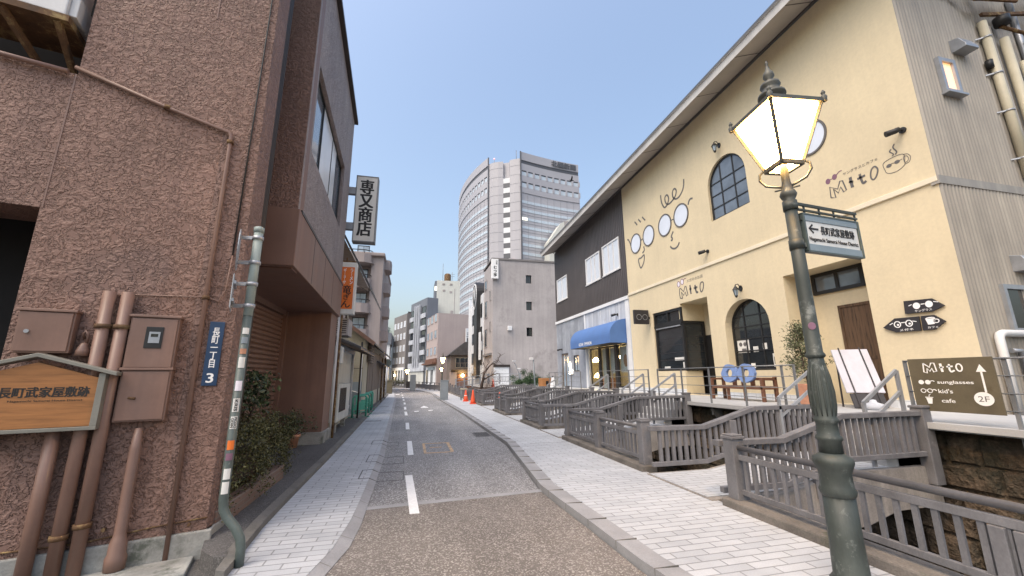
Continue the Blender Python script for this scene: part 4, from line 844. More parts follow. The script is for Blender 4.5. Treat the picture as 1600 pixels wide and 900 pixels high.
for q, r_ in (((13.7, 10.0, .25), .15), ((13.1, 10.75, .3), .10), ((14.6, 9.4, .25), .09), ((13.05, 8.75, .12), .07)): MB().lathe(CF.P(*q), [(.0, -.1), (r_*.94, -.1), (r_, .1), (.0, .12)], 14).build('pipe_fitting', 'black_plastic', ys)
cpipe([(10.86, .8, .12), (10.86, 2.24, .12), (10.90, 2.30, .12), (11.0, 2.33, .12), (13.0, 2.33, .12)], .07, 'white_pipe', name='waste_pipe'); cpipe([(11.15, 2.0, .1), (11.4, 2.0, .1), (11.4, .9, .1)], .045, 'galvanised', name='waste_pipe'); cpipe([(11.8, 2.2, .1), (11.8, .8, .1)], .05, 'cream_pipe', name='waste_pipe')
MB().fbox(CF, 11.5, .9, .05, 12.8, 1.55, .5).build('storage_box', 'black_plastic', ys, bevel=.03)
# roof: eaves over the street, split between the two shops
def eaves(y0, y1, par):
    def sec(y):
        z = roofz(y); return [(10.5, y, z+.28), (9.42, y, z-.12), (9.40, y, z+.12), (9.34, y, z+.14), (9.34, y, z+.22), (10.5, y, z+.62), (17, y, z+2.9), (17, y, z+2.5)]
    a, b = sec(y0), sec(y1); n = len(a)
    MB().add([a[5], a[6], a[7], a[0], b[5], b[6], b[7], b[0]], [(0, 1, 5, 4), (1, 2, 6, 5), (0, 3, 2, 1), (4, 5, 6, 7)]).add([a[3], a[4], a[5], b[3], b[4], b[5]], [(0, 1, 4, 3), (1, 2, 5, 4)]).build('roof', 'roof_metal', par)
    MB().add([a[1], a[2], b[1], b[2]], [(0, 1, 3, 2)]).add([a[2], a[3], b[2], b[3]], [(0, 1, 3, 2)]).add([a[1], a[2], a[3], a[4], a[5], a[0]], [(0, 1, 2, 3, 4, 5)]).add([b[1], b[2], b[3], b[4], b[5], b[0]], [(0, 1, 2, 3, 4, 5)]).build('fascia', 'fascia', par)
    sf = MB().add([a[0], a[1], b[0], b[1]], [(0, 1, 3, 2)]); sf.build('soffit', 'soffit', par)
    jn = MB(); y = y0+1.2
    while y < y1: z = roofz(y); jn.bar((9.44, y, z-.118), (10.48, y, z+.268), .02, .012); y += 1.8
    jn.bar((10.43, y0, roofz(y0)+.22), (10.43, y1, roofz(y1)+.22), .05, .04); jn.build('soffit_joint', 'dark_cladding', par)
eaves(4.0, 17.95, ys)
# painted faces, logos
MURAL = {
 'hair': [(-14.63, 9.45), (-14.62, 9.14), (-14.53, 8.89), (-14.41, 8.77), (-14.2, 8.85), (-14.1, 9.07), (-14.2, 9.26), (-14.35, 9.19), (-14.33, 8.96), (-14.17, 8.81), (-13.93, 8.83), (-13.65, 8.96), (-13.56, 9.17), (-13.68, 9.3), (-13.81, 9.2), (-13.8, 8.97), (-13.64, 8.82), (-13.42, 8.82), (-13.19, 8.97), (-13.07, 9.17), (-13.03, 9.42)],
 'arm2': [(-12.93, 8.25), (-12.86, 8.38), (-12.75, 8.43), (-12.64, 8.39)], 'bridge2': [(-14.05, 8.02), (-13.97, 8.04), (-13.89, 7.99)], 'bridge1': [(-16.46, 7.93), (-16.36, 7.97), (-16.25, 7.93)],
 'arm1': [(-17.39, 7.94), (-17.47, 8.16), (-17.59, 8.35), (-17.69, 8.39)], 'nose2': [(-14.01, 7.51), (-14.11, 7.42), (-14.17, 7.33), (-14.11, 7.24), (-14.14, 7.17), (-14.22, 7.19)],
 'mouth2': [(-14.3, 6.95), (-14.18, 6.82), (-14.0, 6.76), (-13.82, 6.8), (-13.69, 6.93)], 'nose1': [(-16.28, 7.58), (-16.24, 7.41), (-16.32, 7.33), (-16.42, 7.3)],
 'mouth1': [(-16.79, 7.09), (-16.56, 7.1), (-16.29, 7.16), (-16.38, 6.82), (-16.65, 6.62), (-16.78, 6.88), (-16.79, 7.09)], 'lash1': [(-16.89, 9.06), (-16.68, 8.81)], 'lash2': [(-16.55, 9.06), (-16.35, 8.83)], 'lash3': [(-16.21, 9.04), (-15.97, 8.78)]}
mu = MB()
for k, p in MURAL.items(): mu.stroke(RF, p, .075 if k not in ('bridge1', 'bridge2') else .05)
mu.build('drawn_face', 'line_grey', ys)
for a, b in ((-16.92, 7.94), (-15.80, 7.96), (-14.53, 7.99), (-13.42, 8.0), (-7.78, 8.0)):
    rg = MB(); rg.ring(RF, a, b, .47, .50, .055, -.01, .03); o = rg.build('round_window', 'line_grey', ys); MB().disc(RF, a, b, .43, .46, 0, .014, 36).build('pane', 'round_mirror', o)
LOGO1 = {'M': [(-13.84, 4.6), (-13.98, 4.64), (-14.0, 4.82), (-13.97, 5.03), (-13.91, 5.03), (-13.74, 4.86), (-13.62, 5.06), (-13.57, 5.05), (-13.5, 4.69), (-13.59, 4.65), (-13.65, 4.83), (-13.75, 4.71), (-13.88, 4.88), (-13.84, 4.6)],
 'O': [(-12.64, 5.01), (-12.74, 4.96), (-12.78, 4.79), (-12.75, 4.66), (-12.69, 4.66), (-12.6, 4.79), (-12.57, 4.95), (-12.64, 5.01)], 't': [(-13.04, 4.98), (-13.03, 4.86), (-13.01, 4.73), (-12.97, 4.67), (-12.91, 4.7)], 'tb': [(-13.12, 4.86), (-13.02, 4.87), (-12.92, 4.88)],
 'i': [(-13.33, 5.04), (-13.32, 4.94), (-13.32, 4.79), (-13.31, 4.68)], 'i2': [(-13.38, 4.89), (-13.26, 4.88)]}
lg = MB()
for k, p in LOGO1.items(): lg.stroke(RF, p, .045 if k in ('M', 'O') else .075, smooth=k not in ('M',))
lg.build('shop_name', 'line_grey', ys); text('メガネのお店', RF, -13.03, 5.235, .92, .13, 'line_grey', ys, name='shop_name', c=.002)
ln = MB(); ln.disc(RF, -14.0, 5.22, .085, .11, .001, .005, 20); ln.disc(RF, -13.77, 5.27, .085, .11, .001, .005, 20); ln.build('painted_lens', 'lens_white', ys)
lr = MB(); lr.ring(RF, -14.0, 5.22, .10, .125, .025, .001, .007, 20); lr.ring(RF, -13.77, 5.27, .10, .125, .025, .001, .007, 20); lr.stroke(RF, [(-13.69, 5.30), (-13.62, 5.36), (-13.52, 5.35)], .025); lr.build('painted_frame', 'line_purple', ys)
LOGO2 = {'M': [(-7.53, 6.1), (-7.51, 6.39), (-7.33, 6.25), (-7.24, 6.43), (-7.18, 6.41), (-7.13, 6.13), (-7.2, 6.11), (-7.25, 6.27), (-7.33, 6.14), (-7.43, 6.3), (-7.41, 6.05), (-7.53, 6.1)], 'O': [(-6.43, 6.4), (-6.51, 6.35), (-6.55, 6.19), (-6.51, 6.1), (-6.43, 6.16), (-6.38, 6.3), (-6.43, 6.4)],
 't': [(-6.77, 6.38), (-6.76, 6.24), (-6.73, 6.12), (-6.66, 6.15)], 'tb': [(-6.84, 6.28), (-6.66, 6.29)], 'i': [(-6.99, 6.41), (-6.99, 6.28), (-6.98, 6.13)], 'i2': [(-7.04, 6.3), (-6.94, 6.27)],
 'cup': [(-6.23, 6.39), (-5.86, 6.4), (-5.85, 6.19), (-5.87, 6.13), (-5.99, 6.07), (-6.12, 6.07), (-6.21, 6.11), (-6.24, 6.19), (-6.23, 6.39)], 'handle': [(-5.85, 6.38), (-5.77, 6.35), (-5.73, 6.26), (-5.77, 6.16), (-5.86, 6.15)], 'handle2': [(-5.85, 6.32), (-5.79, 6.31), (-5.77, 6.24), (-5.8, 6.19), (-5.85, 6.19), (-5.85, 6.32)],
 'steam1': [(-6.04, 6.62), (-6.08, 6.58), (-6.02, 6.49), (-6.05, 6.45)], 'steam2': [(-5.96, 6.71), (-6.0, 6.64), (-5.95, 6.51), (-5.99, 6.46)], 'garm': [(-5.94, 6.28), (-5.88, 6.29)], 'gbr': [(-6.1, 6.29), (-6.03, 6.28)]}
lg = MB()
for k, p in LOGO2.items(): lg.stroke(RF, p, {'M': .032, 'O': .035, 't': .055, 'tb': .055, 'i': .07, 'i2': .05, 'steam1': .024, 'steam2': .026}.get(k, .012), smooth=k not in ('M',))
lg.disc(RF, -6.15, 6.265, .055, .042, .001, .005, 16); lg.disc(RF, -5.985, 6.275, .055, .042, .001, .005, 16); lg.build('shop_name', 'line_grey', ys)
text('サングラスとカフェ', RF, -6.74, 6.56, .80, .075, 'line_grey', ys, name='shop_name', c=.002)
ln = MB(); ln.disc(RF, -7.53, 6.56, .062, .075, .001, .006, 20); ln.disc(RF, -7.35, 6.60, .062, .075, .001, .006, 20); ln.stroke(RF, [(-7.30, 6.62), (-7.22, 6.68), (-7.15, 6.68)], .022); ln.stroke(RF, [(-7.48, 6.58), (-7.40, 6.58)], .02); ln.build('painted_glasses', 'line_purple', ys)
# ---- dark upper / pale lower shop
gs = thing('grey_shop', 'shop with dark ribbed upper storey, pale weathered ground floor and lit doorway', 'shop', (14, 23, 0))
up = MB(); up.wall(RF, [(-28.6, 5.5), (-17.95, 5.5), (-17.95, roofz(17.95)+.2), (-28.6, roofz(28.6)+.2)], [rect(-28.15, 6.98, -26.12, 8.66), rect(-22.86, 7.12, -20.88, 8.80), rect(-20.52, 7.14, -18.56, 8.88)], .3, .06)
up.build('upper_wall', 'dark_cladding', gs)
rb = MB()
a = -28.5
hl_ = [(-28.22, 6.92, -26.05, 8.72), (-22.93, 7.06, -20.81, 8.86), (-20.59, 7.08, -18.49, 8.95)]
while a < -18.0:
    segs = [(5.62, roofz(-a)+.15)]
    for h0, hb, h1, ht in hl_:
        if h0 < a+.02 < h1: segs = [(5.62, hb), (ht, roofz(-a)+.15)]
    for s0, s1_ in segs: rb.fbox(RF, a, s0, 0, a+.035, s1_, .018)
    a += .19
rb.build('ribs', 'dark_cladding', gs)
for (a0, b0, a1, b1), v in zip([(-28.15, 6.98, -26.12, 8.66), (-22.86, 7.12, -20.88, 8.80), (-20.52, 7.14, -18.56, 8.88)], ((-27.15,), (-22.1, -21.6), (-19.8, -19.25))): window(RF, a0, b0, a1, b1, gs, c=-.02, fw=.08, fd=.06, pane='window_pale', vm=v, bar=.05, sill=.03, rec=.05)
lw = MB(); lw.wall(RF, [(-28.6, .6), (-23.45, .6), (-23.45, 5.36), (-28.6, 5.36)], [rect(-27.75, .7, -26.45, 3.15), rect(-25.50, 1.88, -24.60, 2.92)], .3, .14); lw.build('grey_ground_floor', 'grey_plaster', gs)
l2_ = MB(); l2_.wall(RF, [(-23.45, .6), (-17.95, .6), (-17.95, 5.36), (-23.45, 5.36)], [rect(-23.1, .76, -18.55, 3.22)], .3, .2); l2_.build('pale_ground_floor', 'pale_siding', gs)
tr_ = MB(); tr_.fbox(RF, -28.62, 5.36, -.2, -17.96, 5.54, .08); tr_.fbox(RF, -23.5, .6, 0, -23.32, 5.36, .03); tr_.fbox(RF, -18.35, .6, 0, -18.02, 5.36, .03)
for a in (-22.3, -21.2, -20.1, -19.0): tr_.fbox(RF, a, 3.3, 0, a+.03, 5.36, .012)
tr_.build('white_trim', 'white_trim', gs, bevel=.008)
MB().fbox(RF, -28.6, .3, -7, -17.95, 11, -3.6).build('rear_body', 'dark_void', gs); MB().fbox(Fr((10.6, 28.62, 0), (-1, 0, 0)), -6.5, .3, -.3, .05, 11.0, 0).build('end_wall', 'dark_cladding', gs)
# lit shop interior
itn = MB(); itn.fbox(RF, -25.8, .70, -3.5, -18.3, .75, -.31); itn.fbox(RF, -25.8, 3.3, -3.5, -18.3, 3.4, -.31); itn.fbox(RF, -25.8, .75, -3.5, -18.4, 3.3, -3.4); itn.fbox(RF, -25.9, .7, -3.5, -25.8, 3.4, -.31); itn.fbox(RF, -18.4, .7, -3.5, -18.2, 3.4, -.3); itn.build('interior', 'old_cream', gs)
dw = MB()
for a0, a1 in ((-23.08, -21.9), (-21.78, -20.95), (-20.83, -19.95), (-19.7, -18.57)): frame_rect(dw, RF, a0, .98 if a0 in (-23.08, -19.7) else .78, a1, 3.2, .09, -.17, -.10)
for a in (-21.9, -20.95, -19.95, -19.83): dw.fbox(RF, a, .77, -.175, a+.12, 3.21, -.08)
dwo = dw.build('shop_door', 'black_frame', gs); MB().fbox(RF, -23.0, .85, -.145, -18.6, 3.15, -.135).build('pane', 'clear_glass', dwo)
wp = MB(); wp.fbox(RF, -23.1, .76, -.25, -21.85, .97, -.09); wp.fbox(RF, -19.75, .76, -.25, -18.55, .97, -.09); wp.build('stall_riser', 'white_trim', gs)
bl = MB(); bl.fbox(RF, -21.74, .9, -.25, -21.1, 3.1, -.24); bl.fbox(RF, -20.78, 1.7, -.25, -20.0, 3.1, -.24); bl.fbox(RF, -19.66, 1.75, -.25, -18.66, 3.1, -.24); bl.build('blind', 'pale_panel', gs)
yl = MB(); yl.disc(RF, -19.1, 2.35, .22, .32, -.239, -.235, 20); yl.build('yellow_poster', 'sign_wood', gs)
fu = MB(); fu.fbox(RF, -23.6, .76, -1.6, -22.9, 1.45, -1.0); fu.fbox(RF, -20.6, .76, -2.0, -19.4, 1.7, -1.2); fu.lathe(RF.P(-23.2, 1.45, -1.2), [(.16, 0), (.2, .15), (.08, .42), (.1, .48)], 12); fu.build('shop_furniture', 'bench_wood', gs)
for i, (a, b, c_) in enumerate(((-23.0, 2.42, -.42), (-23.05, 1.48, -.5), (-22.3, 2.6, -1.5), (-20.4, 2.9, -1.2))):
    o = MB().lathe(RF.P(a, b, c_), [(.20, 0), (.17, .12), (.06, .24), (.03, .26)], 16).build('pendant_lamp', 'shop_lamp', gs); MB().tube([RF.P(a, b+.26, c_), RF.P(a, 3.3, c_)], .01, 6).build('cord', 'black_plastic', o)
window(RF, -25.50, 1.88, -24.60, 2.92, gs, c=-.10, fw=.07, fd=.06, frame='black_frame', pane='window_far', vm=(-25.05,))
dd = MB(); frame_rect(dd, RF, -27.75, .7, -26.45, 3.15, .12, -.13, -.05); dd.fbox(RF, -27.15, .8, -.12, -27.08, 3.05, -.06); ddo = dd.build('side_door', 'grey_wood', gs); MB().fbox(RF, -27.65, .8, -.12, -26.55, 3.05, -.10).build('pane', 'window_far', ddo)
eaves(17.95, 28.6, gs)
# awning, sign, wall fittings
aw_ = thing('awning', 'rounded blue fabric awning over the lit shop doorway', 'awning', RF.P(-20.7, 3.2, .5))
n = 12; a0, a1 = -23.62, -18.42; vs = []; fs = []
prof = [(0, 4.42)] + [(.95*math.sin(math.pi/2*i/n), 3.55+.87*math.cos(math.pi/2*i/n)) for i in range(n+1)] + [(.95, 3.20)]
for c_, b in prof: vs += [RF.P(a0, b, c_), RF.P(a1, b, c_)]
for i in range(len(prof)-1): fs.append((2*i, 2*i+1, 2*i+3, 2*i+2))
MB().add(vs, fs, False).build('canopy', 'awning_blue', aw_)
for a in (a0, a1): MB().add([RF.P(a, b, c_) for c_, b in prof]+[RF.P(a, 3.2, 0)], [tuple(range(len(prof)+1))]).build('side_panel', 'awning_blue', aw_)
rb_ = MB()
for k in range(5): rb_.tube([RF.P(a0+.01+(a1-a0-.02)*k/4, b+.006, c_+.008) for c_, b in prof], .012, 6)
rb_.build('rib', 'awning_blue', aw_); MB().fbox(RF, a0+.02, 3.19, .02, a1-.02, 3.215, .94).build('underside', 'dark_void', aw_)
text('KUTANI', RF, -21.98, 3.36, .62, .17, 'text_white', aw_, c=.952, depth=.003, bold=.01); text('EMMERION', RF, -21.03, 3.36, .92, .17, 'text_white', aw_, c=.952, depth=.003, bold=.01)
bs_ = thing('projecting_sign', 'small square black projecting sign with outlined spectacles at the edge of the yellow front', 'sign', RF.P(-16.3, 3.9, .4))
BSF = YF(16.2); MB().box(9.70, 16.2, 3.86, 10.42, 16.34, 4.5).build('panel', 'slate_board', bs_, bevel=.01); k = MB(); k.ring(BSF, 9.92, 4.17, .13, .13, .018, .001, .006, 20); k.ring(BSF, 10.22, 4.17, .13, .13, .018, .001, .006, 20); k.stroke(BSF, [(10.04, 4.2), (10.09, 4.2)], .018); k.build('spectacles', 'galvanised', bs_); MB().box(10.40, 16.24, 4.1, 10.5, 16.30, 4.2).build('bracket', 'black_frame', bs_)
def coach(a, b, label):
    t = thing('wall_lantern', label, 'wall lamp', RF.P(a, b, .1), 'black carriage lanterns on the yellow front')
    MB().disc(RF, a, b+.16, .07, .10, 0, .03, 16).build('back_plate', 'black_frame', t)
    MB().tube([RF.P(a, b+.16, .02), RF.P(a, b+.30, .10), RF.P(a, b+.28, .20), RF.P(a, b+.22, .22)], .014, 8).build('arm', 'black_frame', t)
    p = RF.P(a, b-.12, .22); MB().lathe(p, [(.045, .03), (.08, .22)], 6, False).build('glass', 'window_far', t)
    f = MB(); f.lathe(p, [(.015, -.04), (.05, .0), (.05, .03)], 6, False); f.lathe(p, [(.115, .22), (.10, .25), (.03, .33), (.012, .38)], 6, False)
    for i in range(6): q = R(60*i); f.tube([p+V((.047*math.cos(q), .047*math.sin(q), .03)), p+V((.083*math.cos(q), .083*math.sin(q), .22))], .006, 4)
    f.build('frame', 'black_frame', t)
coach(-10.86, 4.22, 'black carriage lantern above the ground-floor arched window'); coach(-10.98, 9.55, 'black carriage lantern above the upper arched window')
def spot(a, b, label, flip=1, mt='black_plastic'):
    t = thing('spotlight', label, 'spotlight', RF.P(a, b, .1)); MB().disc(RF, a, b, .07, .07, 0, .035, 16).build('base', mt, t)
    MB().tube([RF.P(a, b, .03), RF.P(a, b, .10)], .02, 8).build('arm', mt, t); MB().tube([RF.P(a, b+.02, .11), RF.P(a-.05*flip, b-.01, .16), RF.P(a-.16*flip, b-.05, .30)], [.05, .062, .066], 14).build('head', mt, t)
spot(-12.15, 6.06, 'small black spotlight on the yellow front, just above the cream band'); spot(-5.75, 6.92, 'black spotlight above the coffee cup drawing at the yellow corner'); spot(-19.2, 4.75, 'small black spotlight on the pale wall above the blue awning'); spot(-27.6, 3.45, 'black twin spotlight over the far side door')
ns = thing('neon_sign', 'small glowing white figure-like neon sign beside the far side door', 'neon sign', RF.P(-26.0, 2.0, .05))
k = MB(); 
for p in ([(-26.25, 1.75), (-26.05, 1.72), (-25.75, 1.75), (-25.68, 1.95), (-25.8, 2.0)], [(-26.15, 2.0), (-26.0, 2.12), (-25.95, 2.42), (-26.1, 2.5), (-26.2, 2.35), (-26.1, 2.1)], [(-26.25, 1.85), (-26.0, 1.9), (-25.8, 1.85)]): k.tube([RF.P(a, b, .05) for a, b in p], .03, 8)
k.build('tube', 'white_glow', ns); MB().fbox(RF, -26.3, 1.66, .005, -25.66, 1.70, .04).build('base', 'black_frame', ns)
def arrow_sign(pts, label, draw):
    t = thing('arrow_sign', label, 'sign', RF.P(pts[0][0], pts[0][1], .03), 'dark arrow boards on the yellow wall'); MB().fpoly(RF, pts, .012, .05).build('board', 'slate_board', t, bevel=.004)
    k = MB(); draw(k); k.build('picture', 'text_white', t); return t
def d1(k):
    for a in (-6.20, -5.98): k.disc(RF, a, 3.0, .065, .07, .051, .054, 18)
    k.stroke(RF, [(-6.12, 3.02), (-6.05, 3.02)], .018, .051, .054); k.stroke(RF, [(-6.28, 3.04), (-6.34, 3.02)], .016, .051, .054); k.stroke(RF, [(-5.90, 3.04), (-5.82, 3.02)], .016, .051, .054)
def d2(k):
    for a in (-6.62, -6.40): k.ring(RF, a, 2.65, .07, .075, .02, .051, .054, 18); k.disc(RF, a+.01, 2.64, .022, .022, .051, .054, 10)
    k.stroke(RF, [(-6.55, 2.68), (-6.47, 2.68)], .018, .051, .054); k.stroke(RF, [(-6.70, 2.69), (-6.77, 2.66)], .016, .051, .054); k.stroke(RF, [(-6.33, 2.69), (-6.26, 2.67)], .016, .051, .054)
def d3(k):
    k.fpoly(RF, [(-6.10, 2.70), (-6.07, 2.58), (-5.96, 2.58), (-5.93, 2.70)], .051, .054); k.ring(RF, -6.015, 2.70, .085, .03, .02, .0545, .057, 16); k.ring(RF, -5.92, 2.64, .05, .045, .016, .051, .054, 14)
t = arrow_sign([(-6.44, 2.86), (-5.95, 2.84), (-5.74, 2.93), (-5.92, 3.11), (-6.42, 3.14)], 'topmost dark arrow board, pointing right, with filled spectacles', d1); text('サングラス', RF, -6.10, 2.89, .30, .05, 'text_white', t, c=.051)
t = arrow_sign([(-6.92, 2.61), (-6.68, 2.48), (-6.22, 2.47), (-6.205, 2.775), (-6.66, 2.79)], 'lower left dark arrow board, pointing left, with ring spectacles', d2); text('メガネ', RF, -6.47, 2.52, .26, .05, 'text_white', t, c=.051)
t = arrow_sign([(-6.19, 2.47), (-5.98, 2.47), (-5.78, 2.615), (-5.95, 2.77), (-6.175, 2.775)], 'lower right dark arrow board, pointing right, with a coffee cup', d3); text('カフェ', RF, -6.0, 2.52, .18, .04, 'text_white', t, c=.051)

# ---- terrace with brackets
te = MB(); te.box(7.78, 2.0, .745, 10.52, 29.5, ZT-.001); te.box(7.745, 2.0, .765, 7.78, 29.5, ZT+.006); structure(te, 'terrace', 'terrace_tile')
for i, y in enumerate((3.6, 8.4, 9.62, 10.85, 13.6, 15.6)):
    mb = MB(); mb.prism([(7.84, y-.05, .70), (8.25, y-.05, .70), (8.25, y-.05, .28), (8.15, y-.05, .28)], (0, .10, 0))
    tag(mb.build('terrace_bracket', 'steel_grey', loc=(8, y, .5)), 'steel bracket propping the terrace edge, %s' % ('nearest the camera, below the brown shop board', 'second from the camera', 'third from the camera', 'fourth from the camera', 'fifth from the camera', 'farthest from the camera')[i], 'bracket', 'brackets under the terrace')
def guard(y0, y1, posts, label, name='guard_rail'):
    t = thing(name, label, 'railing', (7.9, y0, ZT), 'thin wire guard rails on the terrace edge')
    for y in posts: MB().box(7.885, y-.022, .55, 7.915, y+.022, 1.80).build('post', 'steel_grey', t)
    for z in (1.08, 1.31, 1.55, 1.785): MB().tube([(7.88, y0, z), (7.88, y1, z)], .009 if z < 1.7 else .014, 6).build('rail', 'steel_grey', t)
    return t
guard(7.06, 10.30+1.75, (7.06, 7.36, 8.45, 9.65, 10.83, 12.05), 'thin wire guard rail in front of the bench and arched window'); guard(12.6, 16.4, (12.6, 13.9, 15.2, 16.4), 'thin wire guard rail in front of the dark corner shop window'); guard(1.8, 5.02, (3.85, 5.02, 2.4), 'thin wire guard rail that carries the brown shop board'); guard(18.4, 23.0, (18.4, 19.6, 20.8, 22, 23), 'thin wire guard rail in front of the lit doorway')
def handrail(x0, z0, x1, z1, y, label):
    t = thing('step_handrail', label, 'handrail', (x0, y, .3), 'metal handrails of the terrace steps')
    for x, z, zb in ((x0, z0, .25), (x1, z1, .85)): MB().box(x-.025, y-.02, zb, x+.025, y+.02, z).build('post', 'galvanised', t)
    for d in (0, -.33): MB().bar((x0, y, z0+d), (x1, y, z1+d), .035, .05).build('rail', 'galvanised', t)
for y, lb in ((4.92, 'steel handrail of the terrace steps on the bridge nearest the camera, near side'), (6.42, 'steel handrail of the terrace steps on the bridge nearest the camera, far side'), (10.62, 'steel handrail of the terrace steps on the second bridge, near side'), (12.3, 'steel handrail of the terrace steps on the second bridge, far side'), (14.85, 'steel handrail of the terrace steps on the third bridge'), (19.9, 'steel handrail of the terrace steps on the fourth bridge')): handrail(6.72, 1.16, 7.52, 1.64, y, lb)
# ---- footbridges
def bridge(y0, y1, label, slats=True):
    t = thing('footbridge', label, 'footbridge', (5.9, (y0+y1)/2, 0), 'short concrete footbridges to the shops')
    top = [(3.86, .02), (5.0, .02), (6.2, .20), (7.78, .20)]
    poly = top+[(7.95, .20), (7.95, -.36), (7.0, -.37), (6.4, -.52), (5.6, -.55), (4.9, -.72), (4.3, -1.1), (3.86, -1.5)]
    MB().prism([(x, y0+.03, z) for x, z in poly], (0, y1-y0-.06, 0)).build('deck', 'bridge_concrete', t, bevel=.012)
    pv = MB(); pv.prism([(3.865, y0+.12, .024), (5.0, y0+.12, .024), (5.0, y0+.12, .03), (3.865, y0+.12, .03)], (0, y1-y0-.24, 0)); pv.prism([(5.0, y0+.12, .024), (6.2, y0+.12, .204), (6.2, y0+.12, .212), (5.0, y0+.12, .03)], (0, y1-y0-.24, 0)); pv.prism([(6.2, y0+.12, .204), (7.1, y0+.12, .204), (7.1, y0+.12, .212), (6.2, y0+.12, .212)], (0, y1-y0-.24, 0)); pv.build('paving', 'paving', t)
    sp_ = MB()
    for k in range(3): sp_.box(7.10+k*.225, y0+.14, .19, 7.79, y1-.14, .20+.21*(k+1))
    sp_.build('steps', 'terrace_tile', t, bevel=.01)
    for yy in (y0, y1):
        rt = lambda x: .71 if x < 5.05 else (.71+(x-5.05)*.265 if x < 6.15 else 1.0)
        hr = MB(); hr.path_bar([(3.98, yy, .71), (5.05, yy, .70), (6.15, yy, .985), (7.72, yy, .985)], .12, .075); r_ = hr.build('handrail', 'fence_grey', t, bevel=.008)
        lr_ = MB(); lr_.path_bar([(4.0, yy, .135), (5.05, yy, .135), (6.15, yy, .39), (7.7, yy, .39)], .07, .07); lr_.build('lower_rail', 'fence_grey', t, bevel=.006)
        ba = MB(); x = 4.17
        while x < 7.62:
            zt = rt(x)-.03; ba.box(x-.028, yy-.022, zt-.56 if x > 5.05 else .16, x+.028, yy+.022, zt); x += .125
        ba.build('balusters', 'fence_grey', t)
        MB().box(5.56, yy-.07, -.1, 5.70, yy+.07, .80).build('post', 'fence_grey', t, bevel=.01)
        ep = MB(); ep.box(7.70, yy-.085, -.05, 7.88, yy+.085, 1.06); ep.box(7.685, yy-.1, 1.06, 7.895, yy+.1, 1.10); ep.build('end_post', 'fence_grey', t, bevel=.012)
    return t
bridge(4.88, 6.46, 'concrete footbridge nearest the camera, leading to the yellow shop steps'); bridge(10.55, 12.3, 'second footbridge, leading to the dark corner shop window'); bridge(14.75, 17.0, 'third footbridge from the camera'); bridge(19.9, 22.9, 'fourth footbridge, leading to the blue awning'); bridge(26.2, 28.2, 'fifth footbridge, in front of the weathered grey ground floor')
# ---- fences along the pavement
def fence(y0, y1, posts, label, double=False):
    X0 = 4.03; t = thing('canal_fence', label, 'fence', (X0, y0, 0), 'grey fences along the canal')
    MB().box(3.87, y0-.13, -.2, 4.17, y1+.13, .095).build('kerb', 'fence_kerb', t, bevel=.02)
    for y in posts:
        p = MB(); p.box(X0-.085, y-.085, .09, X0+.085, y+.085, .80); p.box(X0-.10, y-.10, .80, X0+.10, y+.10, .835); p.box(X0-.085, y-.085, .835, X0+.085, y+.085, .855); p.build('post', 'fence_grey', t, bevel=.008)
    MB().tube([(X0, y0, .70), (X0, y1, .70)], .033, 12).build('top_rail', 'fence_metal', t)
    MB().box(X0-.022, y0, .555, X0+.022, y1, .62).build('middle_rail', 'fence_grey', t, bevel=.005); MB().box(X0-.022, y0, .155, X0+.022, y1, .215).build('bottom_rail', 'fence_grey', t, bevel=.005)
    ba = MB(); y = y0+.17
    while y < y1-.1: ba.box(X0-.012, y-.022, .215, X0+.012, y+.022, .555); y += .135
    ba.build('balusters', 'fence_grey', t); return t
fence(-3.0, 4.62, (4.62, -1.2, -2.9), 'grey canal fence running past the lamp post, nearest the camera'); fj = [o for o in bpy.data.objects if o.name == 'canal_fence'][0]
up_ = MB(); up_.box(3.985, 2.16, .10, 4.075, 2.25, .553); up_.box(3.985, 2.03, .10, 4.075, 2.12, .553); up_.build('stanchion', 'fence_grey', fj, bevel=.006)
fence(6.72, 10.3, (6.72, 8.5, 10.3), 'grey canal fence between the first and second footbridges'); fence(12.55, 14.5, (12.55, 14.5), 'grey canal fence between the second and third footbridges'); fence(17.25, 19.6, (17.25, 18.45, 19.6), 'grey canal fence between the third and fourth footbridges'); fence(23.2, 26.0, (23.2, 24.6, 26.0), 'grey canal fence by the traffic cones'); fence(28.6, 43.5, (28.6, 31, 33.5, 36, 38.5, 41, 43.5), 'long grey canal fence stretching towards the bend')
# fence round the far bend: built along the street direction, then turned
def far_fence(p, q, n, label, mt):
    t = thing('railing', label, 'railing', p); d = (V(q)-V(p)); L = d.length; u = d/L
    f = MB()
    for i in range(n+1): c_ = V(p)+u*L*i/n; MB().box(c_.x-.07, c_.y-.07, c_.z-.1, c_.x+.07, c_.y+.07, c_.z+.95).build('post', mt, t)
    for z in (.9, .62, .15): MB().bar(V(p)+V((0, 0, z)), V(q)+V((0, 0, z)), .06, .06).build('rail', mt, t)
    b_ = MB(); k = int(L/.16)
    for i in range(k): c_ = V(p)+u*(L*(i+.5)/k); b_.box(c_.x-.02, c_.y-.02, c_.z+.15, c_.x+.02, c_.y+.02, c_.z+.62)
    b_.build('balusters', mt, t)
far_fence((4.1, 44, 0), (.8, 64, 0), 8, 'grey railing along the pavement where the street starts to bend', 'fence_grey'); far_fence((.7, 64.3, 0), (-8.4, 71.5, 0), 6, 'grey railing crossing the end of the street beyond the bend', 'fence_grey'); far_fence((4.2, 39.5, .45), (7.6, 41.2, .95), 4, 'pale metal railing of the ramp by the bare tree', 'galvanised'); far_fence((7.7, 41.2, .95), (11, 41.2, .95), 3, 'pale metal railing at the top of the ramp', 'galvanised')

